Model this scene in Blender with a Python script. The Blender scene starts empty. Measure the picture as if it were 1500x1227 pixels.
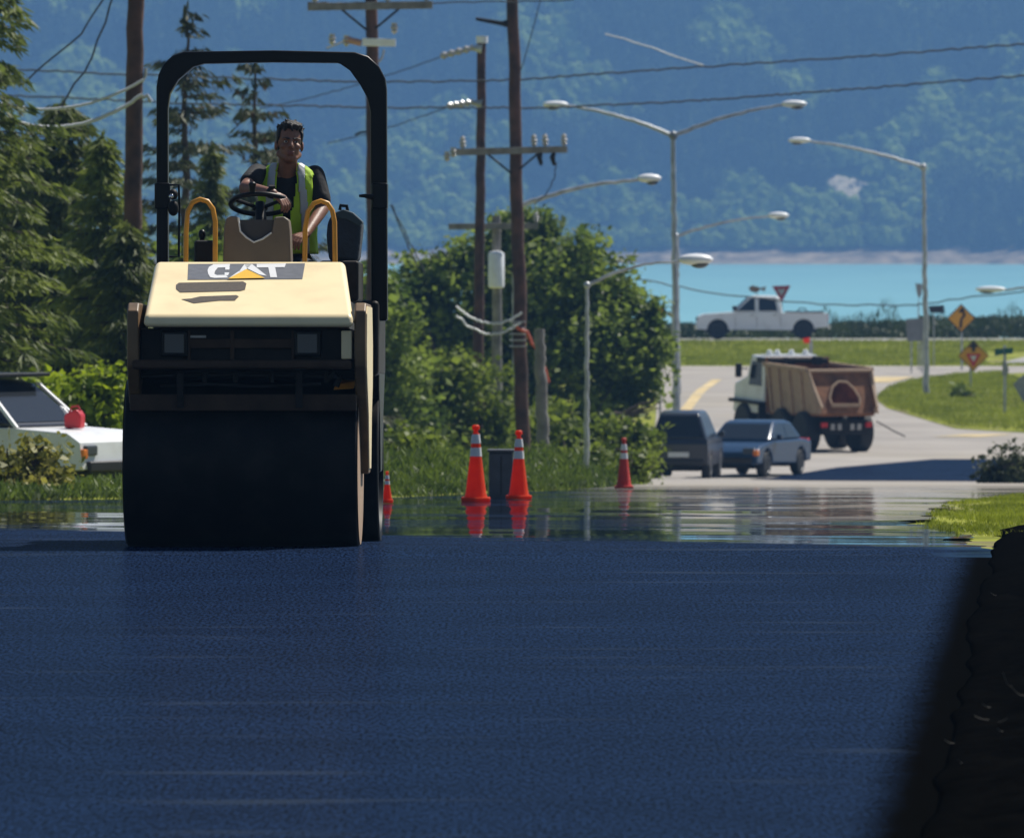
import bpy, bmesh, math, random
import numpy as np
from mathutils import Vector, Matrix, Euler

S = bpy.context.scene
COL = S.collection
R = math.radians
rng = np.random.default_rng(7)
random.seed(7)

# ------------------------------------------------------------------ survey of the place
F = 14400.0          # focal length in photo pixels
CX, HY, CH = 750.0, 300.0, 2.08

_k = np.arange(-40, 470.5, 0.5)
_z = np.zeros_like(_k)
CREST = 59.5
for i in range(1, len(_k)):
    Y = _k[i]
    if Y <= CREST - 0.5:
        _z[i] = 0.0
    elif Y <= 170:
        ys = np.interp(Y, [59, 60.5, 72, 85, 100, 120, 140, 170], [300, 612, 622, 640, 655, 668, 678, 688])
        _z[i] = _z[i-1] - 0.5*(ys-300)/F
    else:
        _z[i] = 0
z170 = float(_z[_k == 170][0])
for i in range(len(_k)):
    Y = _k[i]
    if Y > 170:
        r170 = HY + (CH-z170)/170*F
        row = np.interp(Y, [170, 210, 250, 277, 300, 330, 380, 400, 412, 425, 440, 470], [r170, 704.5, 700, 659, 610, 572, 536, 517, 500, 496, 494, 500])
        _z[i] = CH-(row-HY)*Y/F

def zg(Y):
    return float(np.interp(Y, _k, _z))

def W(px, py, D):
    return Vector(((px-CX)/F*D, D, CH-(py-HY)/F*D))

def G(px, row):
    """point of the ground under a photo pixel"""
    rows = HY+(CH-_z[_k > 25])/_k[_k > 25]*F
    ks = _k[_k > 25]
    j = int(np.argmax(rows <= row))
    j = max(j, 1)
    t = (rows[j-1]-row)/max(rows[j-1]-rows[j], 1e-6)
    Y = ks[j-1]+(ks[j]-ks[j-1])*min(max(t, 0), 1)
    return Vector(((px-CX)/F*Y, Y, zg(Y)))

# ------------------------------------------------------------------ materials
def newmat(name):
    m = bpy.data.materials.new(name)
    m.use_nodes = True
    nt = m.node_tree
    return m, nt, nt.nodes, nt.links, nt.nodes['Principled BSDF']

def mat(name, c, rough=0.6, metal=0.0, var=0.0, scale=8.0, bump=0.0, bscale=40.0, spec=0.5, dirt=None, dirt_amt=0.5, dirt_scale=3.0):
    m, nt, n, l, b = newmat(name)
    b.inputs['Roughness'].default_value = rough
    b.inputs['Metallic'].default_value = metal
    b.inputs['Specular IOR Level'].default_value = spec
    tc = n.new('ShaderNodeTexCoord')
    col = None
    if var > 0:
        no = n.new('ShaderNodeTexNoise'); no.inputs['Scale'].default_value = scale; no.inputs['Detail'].default_value = 5
        l.new(tc.outputs['Object'], no.inputs['Vector'])
        r = n.new('ShaderNodeValToRGB')
        r.color_ramp.elements[0].position = 0.3; r.color_ramp.elements[1].position = 0.7
        r.color_ramp.elements[0].color = (*[max(x*(1-var), 0) for x in c], 1)
        r.color_ramp.elements[1].color = (*[min(x*(1+var), 1) for x in c], 1)
        l.new(no.outputs['Fac'], r.inputs[0]); col = r.outputs[0]
    if dirt is not None:
        n2 = n.new('ShaderNodeTexNoise'); n2.inputs['Scale'].default_value = dirt_scale; n2.inputs['Detail'].default_value = 8
        l.new(tc.outputs['Object'], n2.inputs['Vector'])
        r2 = n.new('ShaderNodeValToRGB'); r2.color_ramp.elements[0].position = 0.5; r2.color_ramp.elements[1].position = 0.75
        r2.color_ramp.elements[1].color = (dirt_amt,)*3+(1,)
        l.new(n2.outputs['Fac'], r2.inputs[0])
        mx = n.new('ShaderNodeMixRGB'); mx.inputs[2].default_value = (*dirt, 1); mx.inputs[1].default_value = (*c, 1)
        l.new(r2.outputs[0], mx.inputs[0])
        if col: l.new(col, mx.inputs[1])
        col = mx.outputs[0]
    if col: l.new(col, b.inputs['Base Color'])
    else: b.inputs['Base Color'].default_value = (*c, 1)
    if bump > 0:
        n3 = n.new('ShaderNodeTexNoise'); n3.inputs['Scale'].default_value = bscale; n3.inputs['Detail'].default_value = 4
        l.new(tc.outputs['Object'], n3.inputs['Vector'])
        bp = n.new('ShaderNodeBump'); bp.inputs['Strength'].default_value = bump; bp.inputs['Distance'].default_value = 0.02
        l.new(n3.outputs['Fac'], bp.inputs['Height']); l.new(bp.outputs[0], b.inputs['Normal'])
    return m

def leafmat(name, dark, light, trans=0.35, scale=1.2, tcol=None, rough=0.55, spec=0.3):
    m, nt, n, l, b = newmat(name)
    tc = n.new('ShaderNodeTexCoord')
    no = n.new('ShaderNodeTexNoise'); no.inputs['Scale'].default_value = scale; no.inputs['Detail'].default_value = 6
    l.new(tc.outputs['Object'], no.inputs['Vector'])
    r = n.new('ShaderNodeValToRGB'); r.color_ramp.elements[0].position = 0.35; r.color_ramp.elements[1].position = 0.66
    r.color_ramp.elements[0].color = (*dark, 1); r.color_ramp.elements[1].color = (*light, 1)
    l.new(no.outputs['Fac'], r.inputs[0]); l.new(r.outputs[0], b.inputs['Base Color'])
    b.inputs['Roughness'].default_value = rough; b.inputs['Specular IOR Level'].default_value = spec
    tr = n.new('ShaderNodeBsdfTranslucent')
    if tcol is None: l.new(r.outputs[0], tr.inputs[0])
    else: tr.inputs[0].default_value = (*tcol, 1)
    mx = n.new('ShaderNodeMixShader'); mx.inputs[0].default_value = trans
    l.new(b.outputs[0], mx.inputs[1]); l.new(tr.outputs[0], mx.inputs[2])
    l.new(mx.outputs[0], n['Material Output'].inputs[0])
    return m

M = {}
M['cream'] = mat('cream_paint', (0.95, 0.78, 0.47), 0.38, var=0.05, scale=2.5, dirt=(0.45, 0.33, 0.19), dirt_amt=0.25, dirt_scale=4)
M['tan'] = mat('shaded_plate_paint', (0.18, 0.108, 0.050), 0.5, var=0.15, dirt=(0.05, 0.035, 0.025), dirt_amt=0.8, dirt_scale=5)  # darker copy of the cream, the plate fronts' shade in its colour
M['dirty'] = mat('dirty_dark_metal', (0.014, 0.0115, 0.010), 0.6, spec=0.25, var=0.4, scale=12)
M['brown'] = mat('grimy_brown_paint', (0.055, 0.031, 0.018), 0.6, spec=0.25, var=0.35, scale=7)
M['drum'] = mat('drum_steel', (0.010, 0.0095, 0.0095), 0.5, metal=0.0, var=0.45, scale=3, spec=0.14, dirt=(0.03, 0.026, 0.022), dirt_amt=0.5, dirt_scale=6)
M['black'] = mat('black_paint', (0.004, 0.004, 0.0045), 0.40, spec=0.25)
M['rubber'] = mat('rubber', (0.012, 0.012, 0.013), 0.75, var=0.3, scale=20)
M['grille'] = mat('grille_mesh', (0.06, 0.045, 0.03), 0.6, var=0.5, scale=90)
M['yellow'] = mat('handrail_yellow', (0.62, 0.28, 0.02), 0.4, var=0.12)
M['orange'] = mat('orange_plate', (0.75, 0.30, 0.02), 0.45, var=0.15)
M['console'] = mat('console_plastic', (0.17, 0.135, 0.10), 0.55, var=0.1)
M['console_dark'] = mat('console_recess', (0.045, 0.045, 0.05), 0.6)
M['decal'] = mat('decal_grey', (0.15, 0.155, 0.17), 0.4, var=0.15, scale=20)
M['white'] = mat('white_paint', (0.80, 0.80, 0.80), 0.35, var=0.03)
M['dyellow'] = mat('decal_yellow', (0.85, 0.5, 0.05), 0.4)
M['glassd'] = mat('dark_glass', (0.012, 0.016, 0.022), 0.12, spec=0.6)
M['lampglass'] = mat('lamp_glass', (0.07, 0.08, 0.09), 0.25)
M['chrome'] = mat('chrome', (0.6, 0.6, 0.62), 0.2, metal=1.0)
M['rim'] = mat('wheel_rim', (0.35, 0.35, 0.36), 0.35, metal=0.7)
M['skin'] = mat('skin', (0.23, 0.105, 0.066), 0.5, var=0.18, scale=22, bump=0.15, bscale=120)
M['hair'] = mat('black_hair', (0.012, 0.009, 0.008), 0.5, bump=0.6, bscale=140)
M['tshirt'] = mat('black_cotton', (0.010, 0.010, 0.012), 0.85, bump=0.3, bscale=30)
M['vest'] = mat('lime_vest', (0.40, 0.62, 0.02), 0.7, var=0.12, scale=9, bump=0.3, bscale=25)
M['reflect'] = mat('grey_reflective_tape', (0.42, 0.44, 0.46), 0.45)
M['denim'] = mat('dark_denim', (0.015, 0.02, 0.035), 0.85, var=0.2)
M['eye'] = mat('eye_white', (0.5, 0.48, 0.46), 0.3)
M['iris'] = mat('eye_dark', (0.01, 0.008, 0.006), 0.2)
M['lips'] = mat('lips', (0.26, 0.10, 0.08), 0.5)
M['navy'] = mat('navy_canvas', (0.016, 0.026, 0.04), 0.8, var=0.25, bump=0.4, bscale=30)
M['wood'] = mat('creosoted_wood', (0.075, 0.034, 0.022), 0.8, var=0.55, scale=3, bump=0.6, bscale=12, dirt=(0.02, 0.014, 0.012), dirt_amt=0.9, dirt_scale=1.6)
M['greywood'] = mat('weathered_wood', (0.20, 0.19, 0.18), 0.85, var=0.35, scale=4, bump=0.5, bscale=12)
M['galv'] = mat('galvanised_steel', (0.42, 0.44, 0.46), 0.45, metal=0.4, var=0.3, scale=4)
M['bright'] = mat('pale_metal', (0.80, 0.82, 0.84), 0.4, var=0.06)
M['porcelain'] = mat('porcelain', (0.42, 0.41, 0.40), 0.2)
M['wire'] = mat('dark_cable', (0.03, 0.032, 0.036), 0.6)
M['palewire'] = mat('pale_cable', (0.55, 0.57, 0.6), 0.5)
M['redwire'] = mat('orange_conduit', (0.55, 0.10, 0.04), 0.5)
M['cone'] = leafmat('cone_orange', (0.86, 0.07, 0.008), (0.92, 0.10, 0.012), 0.5, 10)
M['cuff'] = mat('cone_white_cuff', (0.70, 0.70, 0.72), 0.4)
M['signy'] = mat('sign_yellow', (0.72, 0.34, 0.01), 0.5, var=0.08)
M['signk'] = mat('sign_black', (0.015, 0.012, 0.012), 0.5)
M['signr'] = mat('sign_red', (0.60, 0.02, 0.04), 0.5)
M['signw'] = mat('sign_white', (0.7, 0.7, 0.7), 0.5)
M['signg'] = mat('sign_green', (0.012, 0.10, 0.07), 0.5)
M['signb'] = mat('sign_back_aluminium', (0.30, 0.31, 0.33), 0.5, metal=0.3, var=0.15)
M['signtan'] = mat('sign_tan', (0.45, 0.25, 0.17), 0.6)
M['truckwhite'] = mat('truck_white', (0.78, 0.79, 0.80), 0.3, dirt=(0.4, 0.37, 0.33), dirt_amt=0.35, dirt_scale=2)
M['rust'] = mat('rusty_steel', (0.23, 0.095, 0.035), 0.8, var=0.45, scale=3, bump=0.4, bscale=9)
M['dusty'] = mat('dusty_beige_steel', (0.42, 0.29, 0.19), 0.75, var=0.2, scale=3, dirt=(0.2, 0.12, 0.07), dirt_amt=0.6)
M['bluecar'] = mat('blue_car_paint', (0.018, 0.045, 0.10), 0.22, var=0.05)
M['suvpaint'] = mat('dark_car_paint', (0.03, 0.035, 0.05), 0.22)
M['silver'] = mat('silver_car_paint', (0.62, 0.68, 0.74), 0.25, metal=0.2)
M['red'] = mat('red_plastic', (0.55, 0.02, 0.03), 0.4)
M['amber'] = mat('amber_lens', (0.85, 0.22, 0.02), 0.25)
M['redlens'] = mat('red_lens', (0.6, 0.01, 0.015), 0.25)
M['yline'] = mat('yellow_road_paint', (0.55, 0.42, 0.20), 0.85, var=0.3, scale=0.8, dirt=(0.36, 0.33, 0.29), dirt_amt=0.95, dirt_scale=0.7)
M['soil'] = mat('shade_dark_soil', (0.0022, 0.0022, 0.002), 1.0, var=0.5, scale=6, bump=0.6, bscale=15, spec=0.0)  # deep shade over the bank is put into this soil colour
M['bark'] = mat('bark', (0.07, 0.05, 0.038), 0.9, var=0.4, scale=6, bump=0.8, bscale=20)
M['cable_box'] = mat('slate_box_paint', (0.045, 0.05, 0.06), 0.6, var=0.2)
M['gconc'] = mat('grey_cabinet_paint', (0.20, 0.21, 0.22), 0.7, var=0.25, scale=3)

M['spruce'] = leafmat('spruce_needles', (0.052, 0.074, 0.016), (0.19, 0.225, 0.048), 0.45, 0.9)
M['spruce_lit'] = leafmat('spruce_needles_lit', (0.068, 0.100, 0.020), (0.25, 0.30, 0.058), 0.45, 0.8)  # paler copy of the needles, sunlit tone put into the colour
M['spruce_dark'] = leafmat('spruce_needles_dark', (0.034, 0.044, 0.018), (0.12, 0.135, 0.048), 0.35, 0.9)  # darker copy of the needle green
M['conebrown'] = leafmat('spruce_cones', (0.07, 0.04, 0.02), (0.20, 0.12, 0.055), 0.1, 3)
M['alder'] = leafmat('broad_leaves', (0.065, 0.110, 0.018), (0.30, 0.38, 0.065), 0.52, 1.1, rough=0.5, spec=0.3)
M['willow'] = leafmat('shrub_leaves', (0.080, 0.120, 0.014), (0.25, 0.31, 0.042), 0.5, 1.2)
M['lime'] = leafmat('bright_shrub_leaves', (0.09, 0.15, 0.008), (0.34, 0.42, 0.02), 0.5, 2.0)
M['dryweed'] = leafmat('weeds', (0.12, 0.13, 0.02), (0.36, 0.33, 0.07), 0.4, 1.5)
M['grassblade'] = leafmat('grass_blades', (0.17, 0.21, 0.015), (0.36, 0.40, 0.045), 0.35, 0.5)
M['darkgrass'] = leafmat('shade_dark_grass', (0.004, 0.007, 0.005), (0.010, 0.015, 0.011), 0.05, 1.5, spec=0.0, rough=1.0)  # grass darkened to carry the bank's shade in its colour
M['shore'] = leafmat('shore_brush', (0.03, 0.05, 0.02), (0.09, 0.12, 0.04), 0.25, 0.4)
M['drytwig'] = mat('dry_stalk', (0.10, 0.09, 0.075), 0.8)

# ------------------------------------------------------------------ mesh helpers
def wloc(o):
    v = Vector((0, 0, 0))
    while o is not None:
        v += o.location; o = o.parent
    return v

class MB:
    def __init__(self):
        self.v = []; self.f = []; self.mi = []
    def add(self, vs, fs, mi=0):
        b = len(self.v)
        self.v += [tuple(x) for x in vs]
        for q in fs:
            self.f.append(tuple(b+i for i in q)); self.mi.append(mi)
        return self
    def box(self, x0, x1, y0, y1, z0, z1, mi=0, mtx=None):
        vs = [Vector(p) for p in ((x0, y0, z0), (x1, y0, z0), (x1, y1, z0), (x0, y1, z0), (x0, y0, z1), (x1, y0, z1), (x1, y1, z1), (x0, y1, z1))]
        if mtx: vs = [mtx @ p for p in vs]
        return self.add(vs, [(0, 3, 2, 1), (4, 5, 6, 7), (0, 1, 5, 4), (1, 2, 6, 5), (2, 3, 7, 6), (3, 0, 4, 7)], mi)
    def hexa(self, vs, mi=0):
        return self.add(vs, [(0, 3, 2, 1), (4, 5, 6, 7), (0, 1, 5, 4), (1, 2, 6, 5), (2, 3, 7, 6), (3, 0, 4, 7)], mi)
    def tube(self, pts, r, n=10, mi=0, caps=True, up=None):
        pts = [Vector(p) for p in pts]
        rs = r if isinstance(r, (list, tuple)) else [r]*len(pts)
        rings = []; prev = None
        for i, p in enumerate(pts):
            t = (pts[min(i+1, len(pts)-1)]-pts[max(i-1, 0)]).normalized()
            ref = prev if prev is not None else (Vector((0, 0, 1)) if abs(t.z) < 0.9 else Vector((1, 0, 0)))
            a = (ref - t*ref.dot(t))
            if a.length < 1e-6: a = t.orthogonal()
            a.normalize(); prev = a
            b = t.cross(a)
            rings.append([p+(a*math.cos(2*math.pi*k/n)+b*math.sin(2*math.pi*k/n))*rs[i] for k in range(n)])
        vs = [v for ring in rings for v in ring]; fs = []
        for i in range(len(pts)-1):
            for k in range(n):
                fs.append((i*n+k, i*n+(k+1) % n, (i+1)*n+(k+1) % n, (i+1)*n+k))
        if caps:
            fs.append(tuple(range(n))[::-1]); fs.append(tuple((len(pts)-1)*n+k for k in range(n)))
        return self.add(vs, fs, mi)
    def prism(self, poly, axis, a0, a1, mi=0, mtx=None):
        """poly of 2D points extruded along axis: x -> (y,z), y -> (x,z), z -> (x,y)"""
        def mk(p, a):
            v = Vector((a, p[0], p[1])) if axis == 'x' else Vector((p[0], a, p[1])) if axis == 'y' else Vector((p[0], p[1], a))
            return mtx @ v if mtx else v
        n = len(poly)
        vs = [mk(p, a0) for p in poly]+[mk(p, a1) for p in poly]
        fs = [tuple(range(n))[::-1], tuple(range(n, 2*n))]+[(i, (i+1) % n, n+(i+1) % n, n+i) for i in range(n)]
        return self.add(vs, fs, mi)
    def lathe(self, prof, center, axis='z', n=24, mi=0, closed=False):
        """prof: (radius, height) pairs"""
        c = Vector(center); vs = []; fs = []
        for (r, h) in prof:
            for k in range(n):
                a = 2*math.pi*k/n
                x, y = r*math.cos(a), r*math.sin(a)
                v = Vector((x, y, h)) if axis == 'z' else Vector((h, x, y)) if axis == 'x' else Vector((x, h, y))
                vs.append(c+v)
        m = len(prof)
        for i in range(m-1 if not closed else m):
            for k in range(n):
                j = (i+1) % m
                fs.append((i*n+k, i*n+(k+1) % n, j*n+(k+1) % n, j*n+k))
        if not closed:
            fs.append(tuple(range(n))[::-1]); fs.append(tuple((m-1)*n+k for k in range(n)))
        return self.add(vs, fs, mi)
    def ell(self, c, rad, mi=0, nu=20, nv=12, mtx=None):
        c = Vector(c); vs = []; fs = []
        for j in range(nv+1):
            th = math.pi*j/nv
            for k in range(nu):
                ph = 2*math.pi*k/nu
                v = Vector((rad[0]*math.sin(th)*math.cos(ph), rad[1]*math.sin(th)*math.sin(ph), rad[2]*math.cos(th)))
                if mtx: v = mtx @ v
                vs.append(c+v)
        for j in range(nv):
            for k in range(nu):
                fs.append((j*nu+k, (j+1)*nu+k, (j+1)*nu+(k+1) % nu, j*nu+(k+1) % nu))
        return self.add(vs, fs, mi)
    def cap(self, p0, p1, r0, r1=None, mi=0, n=16):
        p0, p1 = Vector(p0), Vector(p1); r1 = r0 if r1 is None else r1
        d = (p1-p0).normalized(); pts = []; rs = []
        for a in (89, 70, 50, 25): pts.append(p0-d*r0*math.sin(R(a))); rs.append(r0*math.cos(R(a)))
        pts += [p0, p1]; rs += [r0, r1]
        for a in (25, 50, 70, 89): pts.append(p1+d*r1*math.sin(R(a))); rs.append(r1*math.cos(R(a)))
        return self.tube(pts, rs, n, mi)
    def build(self, name, mats, parent=None, bevel=0.0, smooth=False, seg=2, world=True, angle=40, fix=True):
        me = bpy.data.meshes.new(name)
        off = wloc(parent) if (parent is not None and world) else Vector((0, 0, 0))
        me.from_pydata([(x-off.x, y-off.y, z-off.z) for x, y, z in self.v], [], self.f)
        if not isinstance(mats, (list, tuple)): mats = [mats]
        for m in mats: me.materials.append(m)
        if len(mats) > 1: me.polygons.foreach_set('material_index', self.mi)
        if fix:
            bm = bmesh.new(); bm.from_mesh(me); bmesh.ops.recalc_face_normals(bm, faces=bm.faces); bm.to_mesh(me); bm.free()
        if smooth: me.polygons.foreach_set('use_smooth', [True]*len(me.polygons))
        me.update()
        if smooth is True and bevel == 0: 
            try: me.set_sharp_from_angle(angle=R(angle))
            except Exception: pass
        o = bpy.data.objects.new(name, me); COL.objects.link(o)
        if parent is not None: o.parent = parent
        if bevel > 0:
            b = o.modifiers.new('bevel', 'BEVEL'); b.width = bevel; b.segments = seg; b.limit_method = 'ANGLE'; b.angle_limit = R(30); b.harden_normals = True
            me.polygons.foreach_set('use_smooth', [True]*len(me.polygons))
        return o

def tag(o, label=None, cat=None, group=None, kind=None):
    if label: o['label'] = label
    if cat: o['category'] = cat
    if group: o['group'] = group
    if kind: o['kind'] = kind
    return o

def thing(name, label, cat, loc=(0, 0, 0), group=None, rot=None):
    o = bpy.data.objects.new(name, None); COL.objects.link(o); o.location = loc
    o.empty_display_size = 0.2
    if rot: o.rotation_euler = rot
    return tag(o, label, cat, group)

def copy_tree(o, parent=None):
    c = o.copy(); COL.objects.link(c)
    if parent is not None: c.parent = parent
    for ch in list(o.children): copy_tree(ch, c)
    return c

def arc_pts(c, r, a0, a1, n, plane='xz'):
    out = []
    for i in range(n+1):
        a = R(a0+(a1-a0)*i/n)
        out.append((c[0]+r*math.cos(a), c[1]+r*math.sin(a)))
    return out

def npmesh(name, V, Fq, m, parent=None, smooth=False):
    """numpy verts (n,3), quads (k,4) or tris -> object"""
    off = wloc(parent) if parent is not None else Vector((0, 0, 0))
    V = np.asarray(V, dtype=np.float64) - np.array(off)
    me = bpy.data.meshes.new(name)
    me.vertices.add(len(V)); me.vertices.foreach_set('co', V.astype(np.float32).ravel())
    k = Fq.shape[1]
    me.loops.add(Fq.size); me.loops.foreach_set('vertex_index', Fq.astype(np.int32).ravel())
    me.polygons.add(len(Fq)); me.polygons.foreach_set('loop_start', (np.arange(len(Fq))*k).astype(np.int32))
    if smooth: me.polygons.foreach_set('use_smooth', np.ones(len(Fq), bool))
    me.materials.append(m)
    me.update(calc_edges=True); me.validate()
    o = bpy.data.objects.new(name, me); COL.objects.link(o)
    if parent is not None: o.parent = parent
    return o

def unit(a):
    return a/np.maximum(np.linalg.norm(a, axis=1, keepdims=True), 1e-9)

def leaves(name, C, D, L, Wd, m, parent=None, jit=1.0):
    """rhombus leaves: centres C, direction D, length L, width Wd"""
    n = len(C)
    D = unit(D); rnd = rng.normal(size=(n, 3)); S_ = unit(np.cross(D, rnd))
    N = np.cross(D, S_)
    L = np.broadcast_to(L, (n,))[:, None]; Wd = np.broadcast_to(Wd, (n,))[:, None]
    p0 = C-D*L*0.5; p1 = C+S_*Wd*0.5+N*Wd*0.12; p2 = C+D*L*0.5; p3 = C-S_*Wd*0.5+N*Wd*0.12
    V = np.stack([p0, p1, p2, p3], 1).reshape(-1, 3)
    Fq = np.arange(4*n).reshape(n, 4)
    return npmesh(name, V, Fq, m, parent)

def vnoise(x, y, s, seed):
    r = np.random.default_rng(seed); g = r.random((64, 64))
    u = x/s; v = y/s; i = np.floor(u).astype(int); j = np.floor(v).astype(int); fu = u-i; fv = v-j
    fu = fu*fu*(3-2*fu); fv = fv*fv*(3-2*fv)
    a = g[i % 64, j % 64]; b = g[(i+1) % 64, j % 64]; c = g[i % 64, (j+1) % 64]; d = g[(i+1) % 64, (j+1) % 64]
    return (a*(1-fu)+b*fu)*(1-fv)+(c*(1-fu)+d*fu)*fv


# ------------------------------------------------------------------ ground
YS = np.unique(np.concatenate([np.arange(-40, 58, 2.0), np.arange(58, 64, 0.25), np.arange(64, 170, 1.0), np.arange(170, 446, 2.0)]))

def strip(name, ys, xl, xr, dz, m, nx=8, kind='structure', label=None, cat=None):
    ys = [y for y in ys]
    V = []; Fc = []
    for y in ys:
        a, b = xl(y), xr(y)
        for k in range(nx+1):
            V.append((a+(b-a)*k/nx, y, zg(y)+dz))
    for i in range(len(ys)-1):
        for k in range(nx):
            p = i*(nx+1)+k
            Fc.append((p, p+1, p+nx+2, p+nx+1))
    o = npmesh(name, np.array(V), np.array(Fc), m, None, True)
    tag(o, label, cat, None, kind)
    return o

def ip(xs, ys):
    return lambda y: float(np.interp(y, xs, ys))

# grass terrain
def ground_mat():
    m, nt, n, l, b = newmat('grass_ground')
    tc = n.new('ShaderNodeTexCoord')
    n1 = n.new('ShaderNodeTexNoise'); n1.inputs['Scale'].default_value = 0.35; n1.inputs['Detail'].default_value = 8; n1.inputs['Roughness'].default_value = 0.7
    l.new(tc.outputs['Object'], n1.inputs['Vector'])
    r = n.new('ShaderNodeValToRGB')
    e = r.color_ramp.elements
    e[0].position = 0.32; e[0].color = (0.085, 0.105, 0.018, 1); e[1].position = 0.68; e[1].color = (0.36, 0.38, 0.06, 1)
    l.new(n1.outputs['Fac'], r.inputs[0])
    nd = n.new('ShaderNodeTexNoise'); nd.inputs['Scale'].default_value = 0.22; nd.inputs['Detail'].default_value = 9; nd.inputs['Roughness'].default_value = 0.72; l.new(tc.outputs['Object'], nd.inputs['Vector'])
    rd = n.new('ShaderNodeMapRange'); rd.inputs['From Min'].default_value = 0.52; rd.inputs['From Max'].default_value = 0.64; l.new(nd.outputs['Fac'], rd.inputs['Value'])
    md = n.new('ShaderNodeMixRGB'); md.inputs[2].default_value = (0.20, 0.165, 0.11, 1); l.new(rd.outputs[0], md.inputs[0]); l.new(r.outputs[0], md.inputs[1])
    l.new(md.outputs[0], b.inputs['Base Color'])
    b.inputs['Roughness'].default_value = 0.95; b.inputs['Specular IOR Level'].default_value = 0.05
    bp = n.new('ShaderNodeBump'); bp.inputs['Distance'].default_value = 0.1; bp.inputs['Strength'].default_value = 0.6
    n2 = n.new('ShaderNodeTexNoise'); n2.inputs['Scale'].default_value = 3; n2.inputs['Detail'].default_value = 6
    l.new(tc.outputs['Object'], n2.inputs['Vector']); l.new(n2.outputs['Fac'], bp.inputs['Height']); l.new(bp.outputs[0], b.inputs['Normal'])
    return m

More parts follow.
